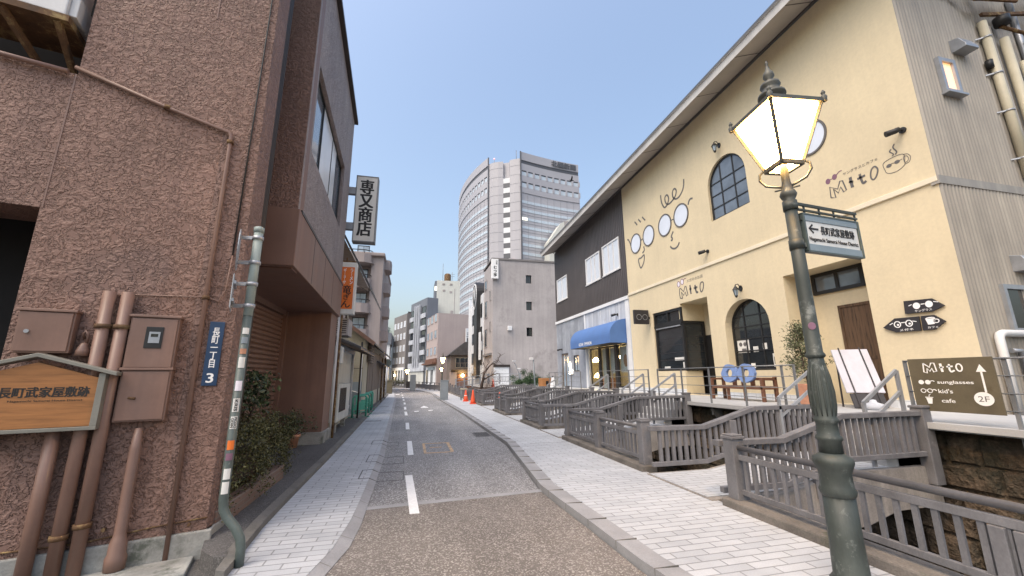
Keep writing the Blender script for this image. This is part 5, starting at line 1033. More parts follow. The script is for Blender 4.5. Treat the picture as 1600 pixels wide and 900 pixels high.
# ---- things on the terrace
bd = thing('shop_board', 'olive brown rectangular shop board listing sunglasses, kids and cafe with an upward arrow', 'sign', (7.85, 4.45, 1.0))
BD = Fr((7.855, 0, 0), (0, -1, 0)); MB().fbox(BD, -4.95, 1.02, -.02, -3.94, 1.815, 0).build('board', 'olive_board', bd, bevel=.003)
kb = MB()
M0 = [(-4.745, 1.745), (-4.755, 1.61), (-4.715, 1.595), (-4.705, 1.665), (-4.675, 1.62), (-4.645, 1.665), (-4.63, 1.61), (-4.59, 1.62), (-4.605, 1.745), (-4.645, 1.745), (-4.672, 1.68), (-4.745, 1.745)]
kb.stroke(BD, M0, .016, .001, .004, False); kb.stroke(BD, [(-4.53, 1.735), (-4.525, 1.67), (-4.52, 1.61)], .03, .001, .004); kb.stroke(BD, [(-4.55, 1.675), (-4.495, 1.68)], .022, .001, .004); kb.stroke(BD, [(-4.425, 1.725), (-4.43, 1.65), (-4.415, 1.61), (-4.375, 1.63)], .022, .001, .004); kb.stroke(BD, [(-4.46, 1.685), (-4.385, 1.69)], .022, .001, .004); kb.ring(BD, -4.315, 1.67, .042, .062, .018, .001, .004, 24)
kb.build('shop_name', 'text_white', bd)
ic = MB(); ic.disc(BD, -4.82, 1.455, .036, .034, .001, .004, 18); ic.disc(BD, -4.735, 1.455, .036, .034, .001, .004, 18); ic.stroke(BD, [(-4.70, 1.47), (-4.67, 1.478), (-4.65, 1.465)], .012, .001, .004)
ic.ring(BD, -4.815, 1.325, .036, .034, .010, .001, .004, 20); ic.ring(BD, -4.73, 1.325, .036, .034, .010, .001, .004, 20); ic.stroke(BD, [(-4.79, 1.335), (-4.765, 1.335)], .01, .001, .004); ic.stroke(BD, [(-4.70, 1.335), (-4.67, 1.345), (-4.645, 1.325)], .012, .001, .004)
ic.fpoly(BD, [(-4.80, 1.215), (-4.785, 1.13), (-4.735, 1.13), (-4.72, 1.215)], .001, .004); ic.stroke(BD, [(-4.81, 1.226), (-4.71, 1.226)], .012, .001, .004); ic.stroke(BD, [(-4.76, 1.23), (-4.752, 1.265), (-4.735, 1.27)], .008, .001, .004); ic.build('icon', 'text_white', bd)
text('sunglasses', BD, -4.405, 1.45, .42, .062, 'text_white', bd, c=.001, bold=.012); text("kid's", BD, -4.54, 1.325, .17, .062, 'text_white', bd, c=.001, bold=.012); text('cafe', BD, -4.53, 1.185, .16, .056, 'text_white', bd, c=.001, bold=.012)
ar = MB(); ar.stroke(BD, [(-4.085, 1.32), (-4.085, 1.62)], .022, .001, .004); ar.fpoly(BD, [(-4.14, 1.605), (-4.03, 1.605), (-4.085, 1.71)], .001, .004); ar.disc(BD, -4.125, 1.23, .105, .095, .001, .004, 32); ar.build('arrow', 'text_white', bd); text('2F', BD, -4.125, 1.23, .12, .075, 'line_grey', bd, c=.0042, depth=.001)
wpn = thing('folding_board', 'large plain white board leaning on a dark folding easel by the old door', 'board', (9.7, 7.1, ZT))
pf = Fr((9.62, 6.88, ZT), (.85, -.527, 0), (.42*.527, .42*.85, .9075)); MB().fbox(pf, -.35, .36, -.02, .35, 1.42, .02).build('panel', 'board_white', wpn, bevel=.006)
f = MB()
for a in (-.2, .2): f.fbox(pf, a-.013, .0, .021, a+.013, 1.46, .036)
f.build('easel', 'slate_board', wpn); f = MB(); f.fbox(pf, -.30, .03, -.02, .30, .34, .012); f.build('skirt', 'slate_board', wpn)
for a in (-.28, .28): MB().bar(pf.P(a, 1.3, -.03), pf.P(a, 0, 0)+V((.33, .53, 0)), .03, .03).build('leg', 'slate_board', wpn)
tag(MB().lathe((9.45, 6.72, ZT), [(.0, 0), (.17, .0), (.20, .06), (.16, .12), (.07, .15), (.05, .2), (0, .21)], 16).build('weight_bag', 'pale_siding', smooth=True, loc=(9.45, 6.72, ZT)), 'pale blue-white water bag at the foot of the white board', 'weight bag')
ol = thing('olive_tree', 'thin grey-green olive tree in a pale square pot against the yellow wall', 'potted tree', (9.75, 8.35, ZT))
pt_ = MB(); pt_.add([(9.58, 8.18, ZT), (9.92, 8.18, ZT), (9.92, 8.52, ZT), (9.58, 8.52, ZT), (9.52, 8.12, ZT+.5), (9.98, 8.12, ZT+.5), (9.98, 8.58, ZT+.5), (9.52, 8.58, ZT+.5)], [(0, 3, 2, 1), (4, 5, 6, 7), (0, 1, 5, 4), (1, 2, 6, 5), (2, 3, 7, 6), (3, 0, 4, 7)]); pt_.build('pot', 'terracotta', ol, bevel=.015)
tk = MB(); br_ = []
tk.tube([(9.75, 8.35, 1.3), (9.73, 8.4, 1.8), (9.75, 8.45, 2.3), (9.74, 8.5, 2.75)], [.03, .024, .015, .006], 8)
for i in range(52):
    z = rnd.uniform(1.35, 2.7); q = rnd.uniform(0, 6.28); L = rnd.uniform(.25, .62)*(1.15-(z-1.4)*.42); e = V((9.74+math.cos(q)*L*.75, 8.38+math.sin(q)*L, z+rnd.uniform(.1, .35))); tk.tube([(9.74, 8.40, z), ((9.74+e.x)/2, (8.4+e.y)/2, z+.05), e], [.009, .006, .003], 5); br_.append(((9.74, 8.4, z), e))
tk.build('trunk', 'bark', ol); lp = []
for p, e in br_:
    for _ in range(46): t_ = rnd.uniform(.25, 1.08); q = V(p).lerp(e, t_); lp.append(q+V((rnd.gauss(0, .06), rnd.gauss(0, .06), rnd.gauss(0, .07))))
MB().leaves(lp, .085, rnd, .2, .32).build('crown', 'olive_leaf', ol)
bn = thing('bench', 'dark brown wooden bench with an open slatted back below the arched window', 'bench', (9.7, 10.4, ZT))
for y in (9.45, 11.4):
    for x, h in ((9.42, 1.44), (9.86, 1.52)): MB().box(x-.04, y-.04, ZT, x+.04, y+.04, h).build('leg', 'bench_wood', bn, bevel=.006)
for y in (10.1, 10.75): MB().box(9.40, y-.035, ZT, 9.47, y+.035, 1.20).build('leg', 'bench_wood', bn, bevel=.006)
MB().box(9.38, 9.40, 1.18, 9.9, 11.46, 1.27).build('seat', 'bench_wood', bn, bevel=.008); bk_ = MB(); bk_.box(9.84, 9.42, 1.42, 9.89, 11.44, 1.50); 
for y in (9.8, 10.15, 10.5, 10.85): bk_.box(9.85, y, 1.27, 9.88, y+.16, 1.42)
bk_.build('backrest', 'bench_wood', bn, bevel=.005); MB().box(9.38, 9.41, 1.44, 9.9, 9.49, 1.50).build('armrest', 'bench_wood', bn, bevel=.006); MB().box(9.38, 11.36, 1.44, 9.9, 11.44, 1.50).build('armrest', 'bench_wood', bn, bevel=.006)
SG = Fr((9.34, 0, 1.02), (0, -1, 0), (.12, 0, .99))
for (a, lb) in ((-10.62, 'rough blue ring-shaped wooden lens leaning on the bench, left of the two'), (-9.98, 'rough blue ring-shaped wooden lens leaning on the bench, right of the two')):
    def blob(r, k, n=26): return [(a+r*(1.18 if k else 1)*math.cos(6.2832*i/n)*(1+k*.05*math.sin(5*i)), .62+r*math.sin(6.2832*i/n)*(1+k*.05*math.cos(7*i))) for i in range(n)]
    o = MB().wall(SG, blob(.27, 1), [blob(.125, 0)], .08); o.wall(SG, blob(.27, 1), [blob(.125, 0)], .001, c=-.08)
    tag(o.build('lens_ornament', 'blue_paint', loc=(9.36, -a, 1.3)), lb, 'ornament', 'blue wooden spectacle lenses')

# ---- lamp post
def oct_ring(mb, c_, prof, n=4, ang=0): mb.lathe(c_, prof, n, False, ang)
lpX, lpY = 3.36, 2.78
la = thing('street_lamp', 'tall dark green lamp post with a glowing four-sided lantern, nearest the camera', 'street lamp', (lpX, lpY, 0), 'green street lamps with glowing lanterns')
b = MB(); b.lathe((lpX, lpY, 0), [(0.144, -.02), (0.144, .05), (0.1188, .08), (0.1116, .30), (0.108, .66)], 28, flute=.03); b.build('base', 'lamp_green', la)
b = MB(); b.lathe((lpX, lpY, 0), [(0.1044, .64), (0.1188, .66), (0.126, .69), (0.1116, .72), (0.1094, .82), (0.126, .86), (0.1404, .90), (0.1368, .935), (0.1008, .955), (0.0828, .97)], 28); b.build('collar', 'lamp_green', la)
b = MB(); b.lathe((lpX, lpY, 0), [(0.0828, .96), (0.08064, 1.06), (0.0936, 1.075), (0.0936, 1.095), (0.07776, 1.11), (0.07488, 1.20), (0.08784, 1.215), (0.08784, 1.235), (0.0756, 1.25), (0.08496, 1.34), (0.0864, 1.45), (0.0756, 1.58), (0.05976, 1.68), (0.05616, 1.74)], 28, flute=.0); b.build('lower_shaft', 'lamp_green', la)
fl_ = MB()
for i in range(14):
    q = 2*math.pi*i/14; fl_.tube([(lpX+r*math.cos(q), lpY+r*math.sin(q), z) for r, z in ((.075, 1.26), (.084, 1.34), (.086, 1.45), (.075, 1.58), (.060, 1.67))], [.005, .009, .009, .007, .004], 6)
fl_.build('fluting', 'lamp_green', la)
b = MB(); b.lathe((lpX, lpY, 0), [(0.058, 1.73), (0.074, 1.745), (0.074, 1.76), (0.060, 1.78), (0.055, 2.4), (0.050, 3.10)], 24); b.build('shaft', 'lamp_green', la)
b = MB(); b.lathe((lpX, lpY, 0), [(0.04464, 3.10), (0.054, 3.11), (0.054, 3.17), (0.04464, 3.18), (0.0612, 3.21), (0.07056, 3.235), (0.0612, 3.265), (0.04464, 3.29), (0.0432, 3.33), (0.036, 3.36), (0.03168, 3.54), (0.0432, 3.56)], 24); b.build('neck', 'lamp_top', la)
A0 = math.atan2(-lpY, -lpX)-R(2); LB, LT, ZB, ZTp = .15, .365, 3.52, 4.07
corner = lambda r, z, i: V((lpX+r*math.cos(A0+math.pi/2*i), lpY+r*math.sin(A0+math.pi/2*i), z))
lan = MB()
for i in range(4):
    lan.bar(corner(LB, ZB, i), corner(LT, ZTp, i), .030, .030); lan.bar(corner(LB, ZB, i), corner(LB, ZB, i+1), .035, .04); lan.bar(corner(LT, ZTp, i), corner(LT, ZTp, i+1), .045, .04)
    c_ = corner(LT+.02, ZTp, i); lan.lathe((c_.x, c_.y, c_.z), [(.022, -.02), (.026, .03), (.012, .05), (.02, .07), (.004, .10)], 8)
lf_ = lan.build('lantern', 'lamp_top', la, bevel=.003)
for i in range(4):
    k = .985; MB().add([corner(LB*k, ZB+.01, i), corner(LB*k, ZB+.01, i+1), corner(LT*k, ZTp-.01, i+1), corner(LT*k, ZTp-.01, i)], [(0, 1, 2, 3)]).build('pane', 'lamp_glow', lf_)
MB().lathe((lpX, lpY, 3.61), [(.025, 0), (.055, .08), (.06, .2), (.04, .32), (.01, .36)], 14).build('bulb', 'lamp_core', lf_)
rfm = MB(); rfm.lathe((lpX, lpY, 0), [(LT+.01, ZTp+.012), (LT-.02, ZTp+.035), (.16, ZTp+.13), (.10, ZTp+.16)], 4, False, A0); rfm.build('hood', 'lamp_top', la)
b = MB(); b.lathe((lpX, lpY, ZTp-.02), [(0.0936, .18), (0.0972, .22), (0.1224, .235), (0.1188, .26), (0.0864, .28), (0.072, .33), (0.09, .35), (0.0828, .38), (0.036, .40), (0.0288, .43), (0.0504, .46), (0.04464, .50), (0.0216, .54), (0.00864, .60), (0.0144, .615), (0.00288, .65)], 20); b.build('finial', 'lamp_top', la)
b = MB()
for q in (A0+math.pi/2, A0-math.pi/2):
    pp_ = [(.035, 3.32), (.09, 3.34), (.16, 3.37), (.205, 3.44), (.20, 3.50), (.16, 3.535), (.14, 3.545)]; b.tube([(lpX+r*math.cos(q), lpY+r*math.sin(q), z) for r, z in pp_], .011, 8)
    b.tube([(lpX+.02*math.cos(q), lpY+.02*math.sin(q), 3.30), (lpX+.10*math.cos(q), lpY+.10*math.sin(q), 3.30)], .008, 6)
b.build('scroll_arm', 'lamp_top', la)
tag_ = MB().disc(Fr((lpX-.036, lpY-.045, 0), (.78, -.62, 0)), 0, 2.0, .028, .032, .0, .004, 18); tag_.build('sticker', 'line_purple', la)
# direction sign on the lamp post
ds = thing('direction_sign', 'white direction sign with left arrow, Nagamachi Samurai House District, hung on the lamp post', 'sign', (3.8, 2.74, 2.7))
DS = Fr((0, 2.72, 0), (1, .10, 0)); x0 = lpX+.10; x1 = lpX+.78
DS = Fr((lpX, 2.735, 0), (.995, .09, 0)); a0, a1 = .10, .80
MB().fbox(DS, a0, 2.755, -.03, a1, 2.975, .0).build('face', 'sign_white', ds)
f = MB(); f.fbox(DS, a0-.01, 2.69, -.034, a1+.01, 2.754, .006); f.fbox(DS, a0-.01, 2.976, -.034, a1+.01, 3.035, .006); f.build('border', 'sign_frame_blue', ds, bevel=.002)
f = MB(); f.fbox(DS, a0-.03, 2.68, -.04, a0-.011, 3.045, .012); f.fbox(DS, a1+.011, 2.68, -.04, a1+.03, 3.045, .012); f.fbox(DS, a0-.03, 3.036, -.04, a1+.03, 3.05, .010); f.fbox(DS, a0-.03, 2.675, -.04, a1+.03, 2.689, .010); f.build('frame', 'post_green', ds)
f = MB(); f.fbox(DS, -.02, 3.125, -.02, a1+.05, 3.15, .0); f.fbox(DS, -.02, 3.075, -.02, a1+.05, 3.092, .0)
for a in (.12, .32, .52, a1+.02): f.fbox(DS, a, 3.05, -.016, a+.014, 3.125, -.004)
f.build('hanger_bar', 'lamp_green', ds)
f = MB(); f.lathe((lpX, lpY, 3.08), [(.06, 0), (.06, .09)], 18); f.lathe((lpX, lpY, 2.70), [(.06, 0), (.06, .09)], 18); f.fbox(DS, .05, 2.72, -.03, a0, 2.76, 0); f.fbox(DS, .05, 2.98, -.03, a0, 3.02, 0); f.build('clamp', 'lamp_green', ds)
text('長町武家屋敷跡', DS, .515, 2.90, .46, .085, 'ink', ds, c=.001, bold=.008); text('Nagamachi Samurai House District', DS, .45, 2.80, .66, .05, 'ink', ds, c=.001)
k = MB(); k.stroke(DS, [(.255, 2.905), (.14, 2.905)], .016, .001, .004); k.stroke(DS, [(.185, 2.945), (.135, 2.905), (.185, 2.865)], .016, .001, .004, False); k.build('arrow', 'ink', ds)
for (x, y, z, s_, lb) in ((3.25, 44, -.3, .95, 'glowing street lamp at the bend, the higher and nearer one beside the grey box'), (4.3, 60, -.6, .85, 'glowing street lamp beyond the bend, seen just under a nearer lantern'), (-.55, 66, -1.2, .95, 'glowing street lamp at the far left end of the street')):
    c_ = dup(la, lb, scale=s_); c_.location = (x, y, z)

# ---- street clutter
gx = thing('utility_pillar', 'grey waist-high utility pillar at the kerb where the street bends', 'utility box', (2.35, 30.2, 0))
MB().box(2.1, 29.9, 0, 2.65, 30.4, 1.32).build('cabinet', 'machine_grey', gx, bevel=.03); MB().box(2.08, 29.88, 1.32, 2.67, 30.42, 1.38).build('cap', 'machine_grey', gx, bevel=.01); MB().box(2.14, 29.885, .15, 2.61, 29.899, 1.2).build('door', 'machine_grey', gx, bevel=.004)
def cone(x, y, z, lb, h=.74):
    t = thing('traffic_cone', lb, 'traffic cone', (x, y, z), 'orange traffic cones'); MB().lathe((x, y, z), [(.17, .03), (.135, .2), (.035, h-.03), (.02, h)], 18).build('cone', 'cone_orange', t)
    MB().box(x-.19, y-.19, z, x+.19, y+.19, z+.035).build('base', 'cone_orange', t, bevel=.01); MB().lathe((x, y, z), [(.104, .36), (.075, .50)], 18, caps=False).build('band', 'text_white', t); return t
cone(3.62, 27.7, 0, 'orange traffic cone on the pavement, farther of the two by the fence'); cone(3.70, 25.0, 0, 'orange traffic cone on the pavement, nearer of the two by the fence', .82); cone(4.75, 22.2, .02, 'orange traffic cone half hidden behind the railing of the fourth footbridge'); cone(7.6, 38.5, .62, 'orange traffic cone up on the bank by the blank grey wall')
bp = thing('signal_pillar', 'dark grey pillar standing at the far bend of the road', 'pillar', (-.1, 50, 0)); MB().box(-.05, 52, 0, .65, 52.6, 1.9).build('shaft', 'machine_grey', bp, bevel=.03); MB().box(-.5, 52.1, .3, -.06, 52.5, 1.1).build('box', 'dark_rib', bp)
gb2 = thing('planter_stand', 'pale green metal stand by the fence near the traffic cones', 'stand', (3.7, 29.3, 0)); f = MB()
for x in (3.5, 3.85):
    for y in (29, 29.6): f.tube([(x, y, 0), (x, y, .8)], .025, 6)
f.build('leg', 'machine_grey', gb2); MB().box(3.45, 28.95, .72, 3.9, 29.65, .8).build('top', 'old_cream', gb2)
bank = MB(); bank.prism([(4.2, 30, -.3), (4.6, 30, .2), (6.2, 30, .55), (8.3, 30, .55), (8.3, 30, -.3)], (0, 12, 0)); structure(bank, 'bank', 'soil')
structure(MB().box(8.25, 29.5, -.3, 16, 45, .58), 'forecourt', 'terrace_tile')
bt_ = thing('bare_tree', 'bare twisted tree with hanging twigs on the soil bank', 'tree', (6.2, 37, .5)); tk = MB()
def limb(p, d, L, r, depth):
    p = V(p); pts = [p]; rr = [r]; d = V(d)
    for i in range(4): d = (d+V((rnd.gauss(0, .28), rnd.gauss(0, .28), rnd.gauss(.03, .2)))).normalized(); pts.append(pts[-1]+d*L/4); rr.append(r*(1-.15*(i+1)))
    tk.tube(pts, rr, 6)
    if depth:
        for k in range(3 if depth > 1 else 4): limb(pts[rnd.randint(2, 4)], (d+V((rnd.gauss(0, .8), rnd.gauss(0, .8), rnd.gauss(.1, .5)))).normalized(), L*rnd.uniform(.5, .75), r*.5, depth-1)
limb((6.2, 37, .4), (.05, 0, 1), 1.9, .16, 3); tk.build('trunk', 'bark', bt_)
MB().leaves([(6.2+rnd.gauss(0, .8), 37+rnd.gauss(0, .8), 1.6+abs(rnd.gauss(0, .7))) for _ in range(500)], .10, rnd, -.8, .3).build('crown', 'dry_twig', bt_)
dsb = thing('dry_shrub', 'brown leafless shrub beside the bare tree', 'shrub', (7.2, 36.5, .5)); MB().leaves([(7.0+rnd.gauss(0, .5), 36+rnd.gauss(0, .5), .5+abs(rnd.gauss(0, .6))) for _ in range(1600)], .12, rnd, .6, .16).build('twigs', 'dry_twig', dsb); MB().tube([(7.0, 36, .4), (7.05, 36, 1.2)], .04, 6).build('stem', 'bark', dsb)
pb = thing('pine_bush', 'low dark green pine bush in front of the blank grey wall', 'bush', (9.8, 33.5, .58)); ctr = [(9.8+rnd.gauss(0, .62), 33.4+rnd.gauss(0, .4), .95+abs(rnd.gauss(0, .38))) for _ in range(60)]
MB().leaves(clumps(rnd, ctr, .12, 70), .17, rnd, .5, .2).build('foliage', 'pine_leaf', pb); MB().tube([(9.8, 33.4, .55), (9.8, 33.4, 1.3)], .07, 6).build('trunk', 'bark', pb)
fp = thing('floodlight_pole', 'slim grey pole with a white security light, in front of the blank grey wall', 'light pole', (9.55, 31.5, .58)); MB().tube([(9.62, 31.5, .5), (9.5, 31.5, 2.9)], .06, 8).build('pole', 'machine_grey', fp); MB().box(9.2, 31.4, 2.85, 9.5, 31.6, 3.05).build('lamp_head', 'white_frame', fp, bevel=.02)
f2 = thing('floodlight_stand', 'twin white floodlights on a thin stand by the blank grey wall', 'floodlight', (9.6, 38, .58)); MB().tube([(10.6, 40, .5), (10.55, 40, 1.9), (10.1, 40, 2.9)], .04, 6).build('stand', 'machine_grey', f2)
for x, z in ((10.0, 2.95), (10.5, 2.2)): MB().lathe((x, 39.9, z), [(.04, 0), (.2, .15), (.2, .2)], 12).build('lamp_head', 'white_frame', f2)
cart = thing('yellow_crate', 'yellow crate on the terrace before the far side door', 'crate', (9.6, 28.9, .85)); MB().box(9.2, 28.3, ZT, 9.9, 29.3, 1.45).build('body', 'sign_wood', cart, bevel=.02); MB().box(9.45, 28.28, 1.0, 9.65, 28.299, 1.25).build('opening', 'dark_void', cart)
aj = thing('pavement_sign', 'small white folding sign on the terrace by the weathered grey ground floor', 'sign', (9.6, 27.5, ZT)); MB().prism([(9.45, 27.0, ZT), (9.75, 27.0, ZT), (9.6, 27.0, 1.55)], (0, .45, 0)).build('panel', 'white_trim', aj); MB().box(9.55, 27.2, 1.5, 9.65, 27.25, 1.6).build('handle', 'black_plastic', aj)

# ================================================================ FAR: tower and the buildings at the end of the street
gc = thing('grey_building', 'tall blank grey concrete building with streaked side wall and vertical white sign', 'building', (12, 48, 0))
b = MB(); b.wall(YF(44), [(8.63, .3), (21, .3), (21, 14.75), (8.63, 14.85)], [rect(12.55, 12.15, 13.25, 13.15), rect(12.55, 9.0, 13.25, 10.0), rect(12.55, 6.0, 13.25, 7.0)], .4, .25); b.box(8.63, 44.41, .3, 21, 49.6, 14.6); b.build('wall', 'far_concrete', gc)
MB().box(8.5, 43.9, 14.8, 21, 49.6, 15.0).build('coping', 'far_brown', gc)
for z in (12.15, 9.0, 6.0): window(YF(44.25), 12.55, z, 13.25, z+1.0, gc, fw=.07, fd=.05, frame='black_frame', vm=(12.9,))
GL = Fr((8.63, 0, 0), (0, -1, 0))
for a0, b0, a1, b1 in ((-45.6, 10.2, -45.0, 11.4), (-45.6, 6.6, -45.0, 7.8), (-48.8, 8.5, -47.2, 10.6), (-48.8, 5.0, -47.2, 7.2), (-48.9, 12.0, -47.4, 13.2)): window(GL, a0, b0, a1, b1, gc, frame='far_concrete', pane='window_dark', fd=.08)
MB().box(8.3, 44.5, 3.9, 8.63, 49.0, 4.15).build('canopy', 'far_brown', gc); MB().box(10.3, 43.7, 6.6, 10.8, 44, 7.1).build('vent', 'far_white', gc, bevel=.05)
sd = MB(); sd.box(8.75, 43.7, .5, 10.4, 43.98, 2.6); sd.build('shed', 'far_white', gc); MB().box(8.7, 43.6, 2.6, 10.5, 43.99, 2.85).build('shed_roof', 'dark_rib', gc)
wl = MB(); wl.box(10.6, 43.4, .5, 21, 43.95, 1.45); wl.build('low_wall', 'concrete_plinth', gc)
vs_ = thing('vertical_sign', 'tall white vertical sign at the top corner of the grey building', 'sign', (8.9, 43.9, 12.4)); MB().box(8.42, 43.55, 12.45, 9.2, 43.9, 14.75).build('lightbox', 'text_white', vs_, bevel=.01); VF = YF(43.55); text('む\nつ\n亭', VF, 8.83, 13.3, .36, 1.25, 'sign_black', vs_, c=0, depth=.01, bold=.02); text('加\n賀', VF, 9.0, 14.35, .2, .5, 'sign_black', vs_, c=0, depth=.01)
tag(MB().box(8.05, 49.4, 3.6, 8.25, 50.2, 7.0).build('banner_sign', 'far_white', bevel=.02, loc=(8.1, 49.8, 5)), 'narrow blank white sign beside the black arched window', 'sign')
wa = thing('arched_building', 'narrow white-panelled building with a tall black arched window strip', 'building', (9.5, 55, 0)); b = MB(); b.box(8.5, 49.6, .3, 15, 60.8, 12.0); b.build('wall', 'far_white', wa)
AFw = Fr((8.5, 0, 0), (0, -1, 0)); k = MB(); k.fpoly(AFw, arch_pts(-55.5, -51.6, 1.5, 12.2, 14.2), -3.0, .5); k.build('black_bay', 'black_frame', wa)
for i in range(4): MB().fbox(AFw, -55.2, 2.0+i*2.6, .50, -53.9, 3.1+i*2.6, .56).build('white_panel', 'far_white', wa)
k = MB()
k.ring(AFw, -53.55, 12.2, 1.75, 1.8, .22, .5, .58); 
for q in (60, 90, 120): k.bar(AFw.P(-53.55, 11.6, .54), AFw.P(-53.55+1.6*math.cos(R(q)), 12.0+1.6*math.sin(R(q)), .54), .12, .06, AFw.n)
k.build('arch_tracery', 'far_white', wa)
for i in range(3): window(AFw, -55.3, 3.3+i*2.6, -54.2, 4.6+i*2.6, wa, c=.5, frame='black_frame', pane='window_far', vm=(-54.75,))
for i in range(3): window(AFw, -51.2, 3.0+i*3, -50.2, 4.8+i*3, wa, c=0, frame='black_frame', pane='window_dark')
MB().box(8.2, 60.2, .3, 8.6, 60.9, 13.0).build('pilaster', 'far_white', wa)
wd = thing('timber_teahouse', 'old two-storey timber house with tiled gable and balcony at the end of the canal', 'house', (7.5, 66, 0)); b = MB(); b.box(6.2, 66, -.5, 9.6, 74, 5.0); b.build('wall', 'grey_wood', wd)
t_ = MB(); vs = []; t_.prism([(5.7, 65.6, 5.0), (8.3, 65.6, 7.1), (8.9, 65.6, 7.1), (11.5, 65.6, 5.0)], (0, 9, 0)); t_.build('roof', 'roof_tile', wd)
k = MB(); k.box(5.9, 65.3, 2.7, 9.6, 65.95, 2.85); 
for i in range(10): k.box(6.0+i*.4, 65.3, 2.85, 6.06+i*.4, 65.36, 3.7)
k.box(5.95, 65.3, 3.7, 9.6, 65.36, 3.78); k.build('balcony', 'grey_wood', wd)
window(YF(66), 6.9, 3.0, 9.2, 4.6, wd, frame='old_cream', pane='window_dark', vm=(7.6, 8.4)); MB().box(6.0, 65.7, -.3, 7.1, 66, 2.3).build('plaster_panel', 'far_beige', wd); MB().lathe((8.0, 65.5, 1.6), [(.05, 0), (.2, .12), (.2, .3), (.05, .4)], 10).build('lamp', 'shop_lamp', wd); MB().box(7.2, 65.8, -.3, 9.4, 65.95, 2.0).build('door', 'bench_wood', wd)
def slab_building(name, label, cat, P0, P1, P2, z, mt, rows, cols, wz0, pitch, wh, side=False, frame='black_frame', pane='window_far', gf=None, ww_=.6):
    """P0-P1 is the street front (left to right), P1-P2 the flank facing the camera"""
    t = thing(name, label, cat, (*P1, -.4)); P3 = (P0[0]+P2[0]-P1[0], P0[1]+P2[1]-P1[1])
    b = MB(); b.prism([(*p, -.5) for p in (P0, P1, P2, P3)], (0, 0, z+.5)); b.build('wall', mt, t)
    f = Fr((*P0, 0), (P1[0]-P0[0], P1[1]-P0[1], 0)); L = (V(P1)-V(P0)).length
    for r_ in range(rows):
        for c_ in range(cols):
            a = L*(c_+.5)/cols; window(f, a-L/cols*ww_/2, wz0+r_*pitch, a+L/cols*ww_/2, wz0+r_*pitch+wh, t, fw=.09, fd=.09, frame=frame, pane=pane)
    c_ = MB(); c_.prism([(*p, z) for p in (P0, P1, P2, P3)], (0, 0, .25)); c_.build('parapet', mt, t)
    return t, f, L
t, f, L = slab_building('beige_building', 'pinkish beige four-storey building with a plain side wall', 'building', (2.9, 85.5), (4.55, 76), (10.9, 77.5), 13.1, 'far_beige', 3, 3, 5.6, 3.1, 1.6, frame='far_beige')
k = MB(); k.fbox(f, 0, 3.9, 0, L, 4.2, .9); k.fbox(f, 0, 4.2, .1, L, 5.0, .2); k.build('awning', 'bench_wood', t); k = MB(); k.fbox(f, .5, 0, .02, L-.5, 3.6, .1); k.build('shopfront', 'far_white', t); k = MB(); k.fbox(f, 1.2, .3, .1, 3, 3.0, .14); k.fbox(f, 5.2, .3, .1, 7, 3.0, .14); k.build('shop_glass', 'window_dark', t); k = MB(); k.fbox(f, 3.4, 2.9, .15, 8.5, 3.4, .3); k.build('shop_sign', 'sign_frame_blue', t)
sg = thing('wall_sign', 'small vertical white sign at the right edge of the beige building', 'sign', (10.2, 76.5, 8)); SGf = Fr((10.1, 76.9, 0), (6.35, 1.5, 0)); MB().fbox(SGf, -.35, 7.2, .1, .45, 10.6, .4).build('board', 'far_white', sg); text('三\n島', SGf, .05, 8.8, .5, 1.9, 'sign_black', sg, c=.4, depth=.02, bold=.02)
t, f, L = slab_building('slate_building', 'slate-blue seven-storey block with recessed balconies and pale bands', 'apartment block', (-.55, 98.5), (2.84, 88), (5.2, 88.8), 18.3, 'far_slate', 5, 3, 4.5, 2.65, 1.7, frame='black_frame', pane='window_dark', ww_=.72)
k = MB()
for i in range(5): k.fbox(f, .3, 3.6+i*2.65, .12, L*.28, 4.6+i*2.65, .35); k.fbox(f, L*.72, 3.6+i*2.65, .12, L-.2, 4.6+i*2.65, .35)
for a in (.36, .5, .62): k.fbox(f, L*a, 3.6, .12, L*a+.35, 17.5, .5)
k.fbox(f, .1, 2.8, .1, L-.1, 3.6, .4); k.build('pale_band', 'pale_siding', t); k = MB(); k.fbox(f, .4, 0, .1, L-.5, 2.7, .15); k.build('shopfront', 'pale_panel', t); k = MB(); k.fbox(f, 3.2, .1, .15, 5.8, 1.8, .2); k.build('shop_glass', 'window_dark', t)
t, f, L = slab_building('brown_office', 'grey-brown five-storey office with rows of bright windows, leftmost at the end of the street', 'office building', (-4.75, 109.5), (-1.45, 100), (0.2, 100.5), 16.5, 'far_brown', 4, 4, 4.8, 2.9, 1.5, frame='far_white', pane='window_pale', ww_=.5)
MB().prism([(-1.3, 100.2, -.4), (.4, 100.7, -.4), (.4, 103, -.4), (-1.3, 103, -.4)], (0, 0, 17.6)).build('dark_flank', 'dark_cladding', t); k = MB(); k.fbox(f, .2, 3.2, .0, L-.2, 3.9, .3)
for a in (.2, 2.8, 5.4, 7.6, L-.7): k.fbox(f, a, -.3, 0, a+.5, 3.2, .3)
k.build('white_arcade', 'far_white', t); k = MB(); k.fbox(f, .7, -.3, .0, L-.7, 3.2, .08); k.build('shop_glass', 'window_dark', t); MB().lathe(f.P(4.4, 1.9, .6), [(.05, 0), (.2, .15), (.05, .4)], 8).build('lamp', 'shop_lamp', t)
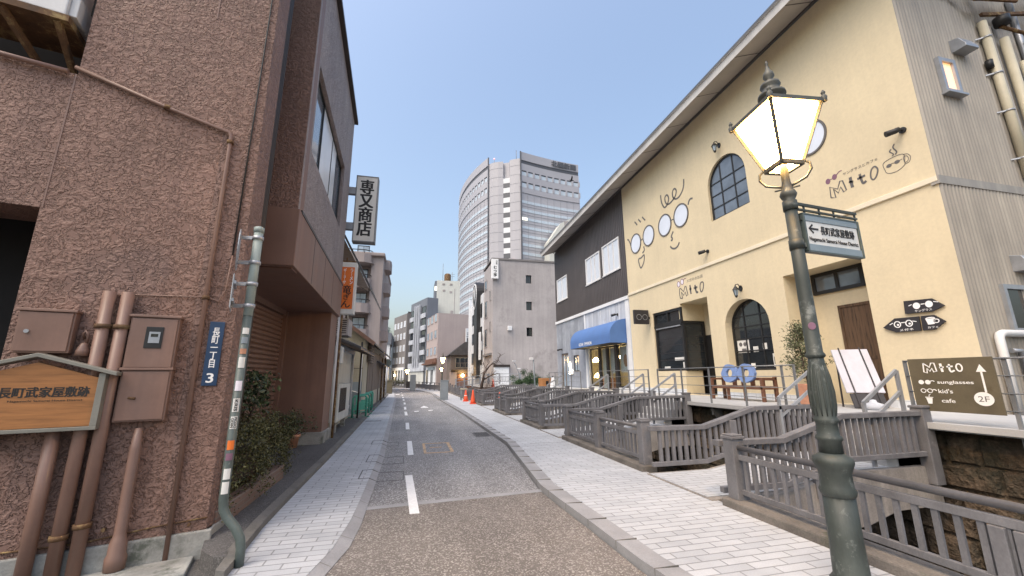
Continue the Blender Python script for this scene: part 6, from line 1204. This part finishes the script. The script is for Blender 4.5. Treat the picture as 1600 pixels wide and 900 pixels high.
stt = thing('stair_tower', 'pale blank stair tower with rooftop water tank rising behind the beige building', 'building', (7, 95, 0)); b = MB(); b.box(5.0, 92, -.5, 10.3, 99, 23.4); b.build('wall', 'far_pale', stt); MB().box(4.55, 92.3, -.5, 4.999, 98, 23.3).build('dark_flank', 'far_slate', stt); k = MB(); k.box(4.4, 92.25, 16.4, 4.56, 92.9, 17.6); k.box(4.5, 92.2, 21, 4.98, 92.299, 22); k.build('lit_window', 'dim_window', stt)
tk_ = MB(); tk_.lathe((7.6, 95, 23.4), [(.75, .3), (.8, .5), (.8, 2.1), (.5, 2.4)], 16); tk_.build('water_tank', 'rust', stt); k = MB(); k.tube([(6.4, 94, 23.4), (6.4, 94, 28.0)], .05, 6); k.tube([(8.6, 94, 23.4), (8.6, 94, 26)], .05, 6)
for z in (25, 25.5): k.tube([(8.1, 94, z), (9.2, 94, z)], .03, 6)
k.build('aerial', 'steel_grey', stt); k = MB(); 
for x, z in ((6.2, 22.3), (7.9, 22.3), (6.3, 20.8), (7.9, 20.5)): k.box(x, 91.94, z, x+.6, 91.999, z+.45)
k.box(9.0, 91.95, 14.6, 9.12, 91.999, 21.6); k.build('wall_stain', 'far_concrete', stt); MB().box(8.2, 91.93, 15.2, 8.8, 91.999, 16.4).build('hatch', 'far_concrete', stt)
wh = thing('white_house', 'small white building glimpsed between the timber house and the grey-brown office', 'building', (-8, 105, 0)); b = MB(); b.box(-13, 104, -.5, -5.3, 114, 9.5); b.build('wall', 'far_white', wh); MB().box(-13.4, 103.7, 9.5, -5.0, 114, 12.3).build('roof', 'far_slate', wh); window(YF(104), -8.5, 2.2, -6.5, 4.2, wh, frame='black_frame', pane='window_dark'); window(YF(104), -8.8, 5.8, -6.3, 8.2, wh, frame='black_frame', pane='window_far', vm=(-7.5,))
for i, (x, lb) in enumerate(((-12.6, 'first pale hilltop tree from the left on the skyline'), (-11.2, 'second pale hilltop tree on the skyline'), (-10.0, 'third pale hilltop tree on the skyline'), (-8.8, 'fourth pale hilltop tree, next to the office'), (-14.2, 'pale hilltop tree almost hidden by the flats'))):
    t = thing('hill_tree', lb, 'tree', (x, 150, 12), 'pale trees on the far hill'); h = 18.6+rnd.uniform(-.8, .8); MB().tube([(x, 150, 11), (x+.1, 150, h-1)], .12, 6).build('trunk', 'bark', t); MB().leaves([(x+rnd.gauss(0, .6), 150+rnd.gauss(0, .6), h-.6+rnd.gauss(0, .7)) for _ in range(300)], .5, rnd, .3, .5).build('crown', 'far_leaf', t)
hl3 = MB(); hl3.add([(-60, 148, -1), (30, 148, -1), (30, 148, 8), (0, 148, 12), (-8, 148, 16.2), (-20, 148, 17.0), (-40, 148, 12), (-60, 148, 9), (-60, 260, 10), (30, 260, 10), (30, 148, -1)], [(0, 1, 2, 3, 4, 5, 6, 7), (2, 9, 8, 7, 6, 5, 4, 3)]); structure(hl3, 'hill', 'hill_green')
bh = MB(); tag(MB().leaves([(-3.0+rnd.uniform(-2.6, 2.2), 73+rnd.gauss(0, .3), .5+abs(rnd.gauss(0, .3))) for _ in range(900)], .3, rnd, .4, .5).build('low_hedge', 'hedge_leaf', loc=(-3, 73, 0)), 'low clipped hedge beyond the railing at the end of the street', 'hedge')
# ---- the tower
tw = thing('tower', 'tall grey-blue newspaper office tower with one curved face and rows of glass bands', 'office tower', (50, 165, 0))
Hh = 92; nF = 21; ZF0 = 8.0
def arc(p, q, bulge, n):
    p, q = V(p), V(q); mid = (p+q)/2; nrm = V((-(q-p).y, (q-p).x)).normalized(); out = []
    for i in range(n+1): t = i/n; out.append(tuple(p.lerp(q, t)+nrm*bulge*4*t*(1-t)))
    return out
left = arc((20.8, 196), (28.0, 152.9), -2.6, 14); cyl = [(28.0, 152.9), (29.6, 151.0), (31.6, 149.8), (33.6, 149.1)]; slot = [(33.6, 149.1), (33.9, 150.4), (36.2, 149.2), (36.0, 147.5)]; cyl2 = [(36.0, 147.5), (37.6, 146.2), (39.0, 145.4), (39.9, 145.0)]; rgt = arc((39.9, 145.0), (67.4, 150.0), .7, 10)
back = [(75, 190), (40, 200)]; outline = left+cyl[1:]+slot[1:]+cyl2[1:]+rgt[1:]+back
def strip(pts, z0, z1, off=0.0, cap=True):
    mb = MB(); P = [V(p) for p in pts]; Q = []
    for i, p in enumerate(P):
        d = (P[min(i+1, len(P)-1)]-P[max(i-1, 0)]).normalized(); Q.append(p+V((d.y, -d.x))*off)
    n = len(Q); vs = [(q.x, q.y, z) for z in (z0, z1) for q in Q]; fs = [(i, i+1, n+i+1, n+i) for i in range(n-1)]
    if cap: vs += [(p.x, p.y, z) for z in (z0, z1) for p in P]; fs += [(i, 2*n+i, 2*n+i+1, i+1) for i in range(n-1)]+[(n+i, n+i+1, 3*n+i+1, 3*n+i) for i in range(n-1)]+[(0, n, 3*n, 2*n), (n-1, 3*n-1, 4*n-1, 2*n-1)]
    return mb.add(vs, fs)
core = MB(); core.prism([(*p, -1) for p in outline], (0, 0, Hh-2)); core.build('core', 'tower_panel', tw)
pan = MB(); gla = MB(); jn = MB(); drk = MB()
for pts in (left, rgt):
    inn = pts[1:-1] if False else pts
    zs = [ZF0+3.62*k for k in range(nF)]
    for k, z in enumerate(zs):
        top_ = z > 70
        if not top_: o_ = strip(inn, z, z+1.15, .12); gla.add(o_.v, o_.f)
    for s_ in (strip(inn, Hh-3.6, Hh, .25), strip(inn, Hh-8.2, Hh-5.2, .25), strip(inn, Hh-13.2, Hh-10.4, .25), strip(inn, Hh-18.0, Hh-15.6, .25)): pan.add(s_.v, s_.f)
    for z0, z1 in ((Hh-5.2, Hh-3.6),): s_ = strip(inn, z0, z1, .02); drk.add(s_.v, s_.f)
    for z0, z1 in ((Hh-10.4, Hh-8.2), (Hh-15.6, Hh-13.2)): s_ = strip(inn, z0, z1, .06); gla.add(s_.v, s_.f); s_ = strip(inn, z1-.5, z1, .08); drk.add(s_.v, s_.f)
    P = [V(p) for p in pts]; tot = sum((P[i+1]-P[i]).length for i in range(len(P)-1)); m_ = int(tot/2.9)
    for j in range(m_+1):
        s0 = tot*j/m_; i = 0
        while i < len(P)-2 and s0 > (P[i+1]-P[i]).length: s0 -= (P[i+1]-P[i]).length; i += 1
        d = (P[i+1]-P[i]).normalized(); q = P[i]+d*s0; nn = V((d.y, -d.x)); 
        q0 = q+nn*.15; jn.bar((q0.x, q0.y, 2), (q0.x, q0.y, Hh-18), .07, .07, (*d, 0))
        for z0, z1 in ((Hh-10.4, Hh-8.2), (Hh-15.6, Hh-13.2)): MB().bar((q.x, q.y, z0), (q.x, q.y, z1), .7, .8, (*d, 0)).build('pier', 'tower_panel', tw)
    for z in zs:
        if z < 70: s_ = strip(inn, z-1.25, z-1.17, .10); jn.add(s_.v, s_.f)
for pts in (cyl, cyl2):
    for z in range(6, 90, 4): s_ = strip(pts, z, z+.10, .06); jn.add(s_.v, s_.f)
pan.build('cornice', 'tower_panel', tw); gla.build('window_band', 'tower_glass', tw); jn.build('panel_joint', 'tower_joint', tw); drk.build('dark_recess', 'tower_dark', tw)
for k in range(11): MB().prism([(33.5, 149.2, 34+k*4.3), (36.0, 147.7, 34+k*4.3), (36.1, 148.3, 34+k*4.3), (33.6, 149.8, 34+k*4.3)], (0, 0, 2.0)).build('slot_window', 'tower_dark', tw)
for k in range(12): MB().prism([(33.5, 149.2, 36.05+k*4.3-4.3), (36.0, 147.7, 36.05+k*4.3-4.3), (36.1, 148.5, 36.05+k*4.3-4.3), (33.6, 150.0, 36.05+k*4.3-4.3)], (0, 0, 2.2)).build('slot_panel', 'far_white', tw)
dj = MB(); 
for x, y in ((28.0, 152.6), (39.9, 144.7)): dj.box(x-.25, y-.25, 0, x+.25, y+.25, Hh)
dj.build('corner_joint', 'tower_dark', tw)
lit = strip(rgt[0:2], ZF0+3.62*15, ZF0+3.62*15+1.1, .16); lit.build('lit_window', 'dim_window', tw); strip(left[7:11], ZF0+3.62*4, ZF0+3.62*4+1.1, .16).build('lit_window', 'dim_window', tw)
TFr = Fr((*rgt[5], 0), (V(rgt[9])-V(rgt[5])).to_3d()); TL = (V(rgt[9])-V(rgt[5])).length
text('北國新聞', TFr, TL*.60, Hh-1.75, TL*1.05, 2.5, 'tower_dark', tw, c=.45, depth=.12, bold=.03)
k = MB(); k.tube([(39.5, 150, Hh-2), (39.5, 150, Hh+3.5)], .12, 6); k.tube([(31, 155, Hh-2), (31, 155, Hh+1.2)], .1, 6); k.tube([(48.5, 152, Hh-2), (48.5, 152, Hh+1.5)], .1, 6); k.build('mast', 'steel_grey', tw)
for p in ((31, 155, Hh+1.3), (48.5, 152, Hh+1.6), (37.0, 146.6, 46)): MB().lathe(p, [(.01, -.3), (.3, 0), (.01, .3)], 8).build('beacon', 'red_beacon', tw)
sdb = thing('tower_annex', 'pale grey annex block with sloping top beside the tower', 'building', (55, 156, 0)); MB().prism([(49.5, 140, -1), (60, 140, -1), (60, 140, 63), (54.5, 140, 60), (49.5, 140, 52.5)], (0, 6, 0)).build('wall', 'far_pale', sdb); MB().box(56, 139.8, 54, 70, 146, 61).build('slab', 'far_concrete', sdb)
bd_ = MB(); P = V((25.66, 60, 34.7))
bd_.tube([P+V((-.35, .1, -.03)), P+V((-.2, .05, 0)), P, P+V((.22, -.05, 0)), P+V((.36, -.08, .03)), P+V((.45, -.1, .02))], [.02, .08, .10, .07, .05, .008], 8)
for s_ in (-1, 1): bd_.add([P+V((-.15, 0, .02)), P+V((.15, 0, .05)), P+V((.15+.1*s_, .5*s_, .42)), P+V((-.1+.1*s_, .75*s_, .62)), P+V((-.22, .4*s_, .28)), P+V((-.15, 0, -.03)), P+V((.15, 0, .0))], [(0, 1, 2, 4), (4, 2, 3), (5, 4, 2, 6)])
tag(bd_.build('bird', 'sign_black', loc=P), 'black bird flying in front of the top of the tower', 'bird')
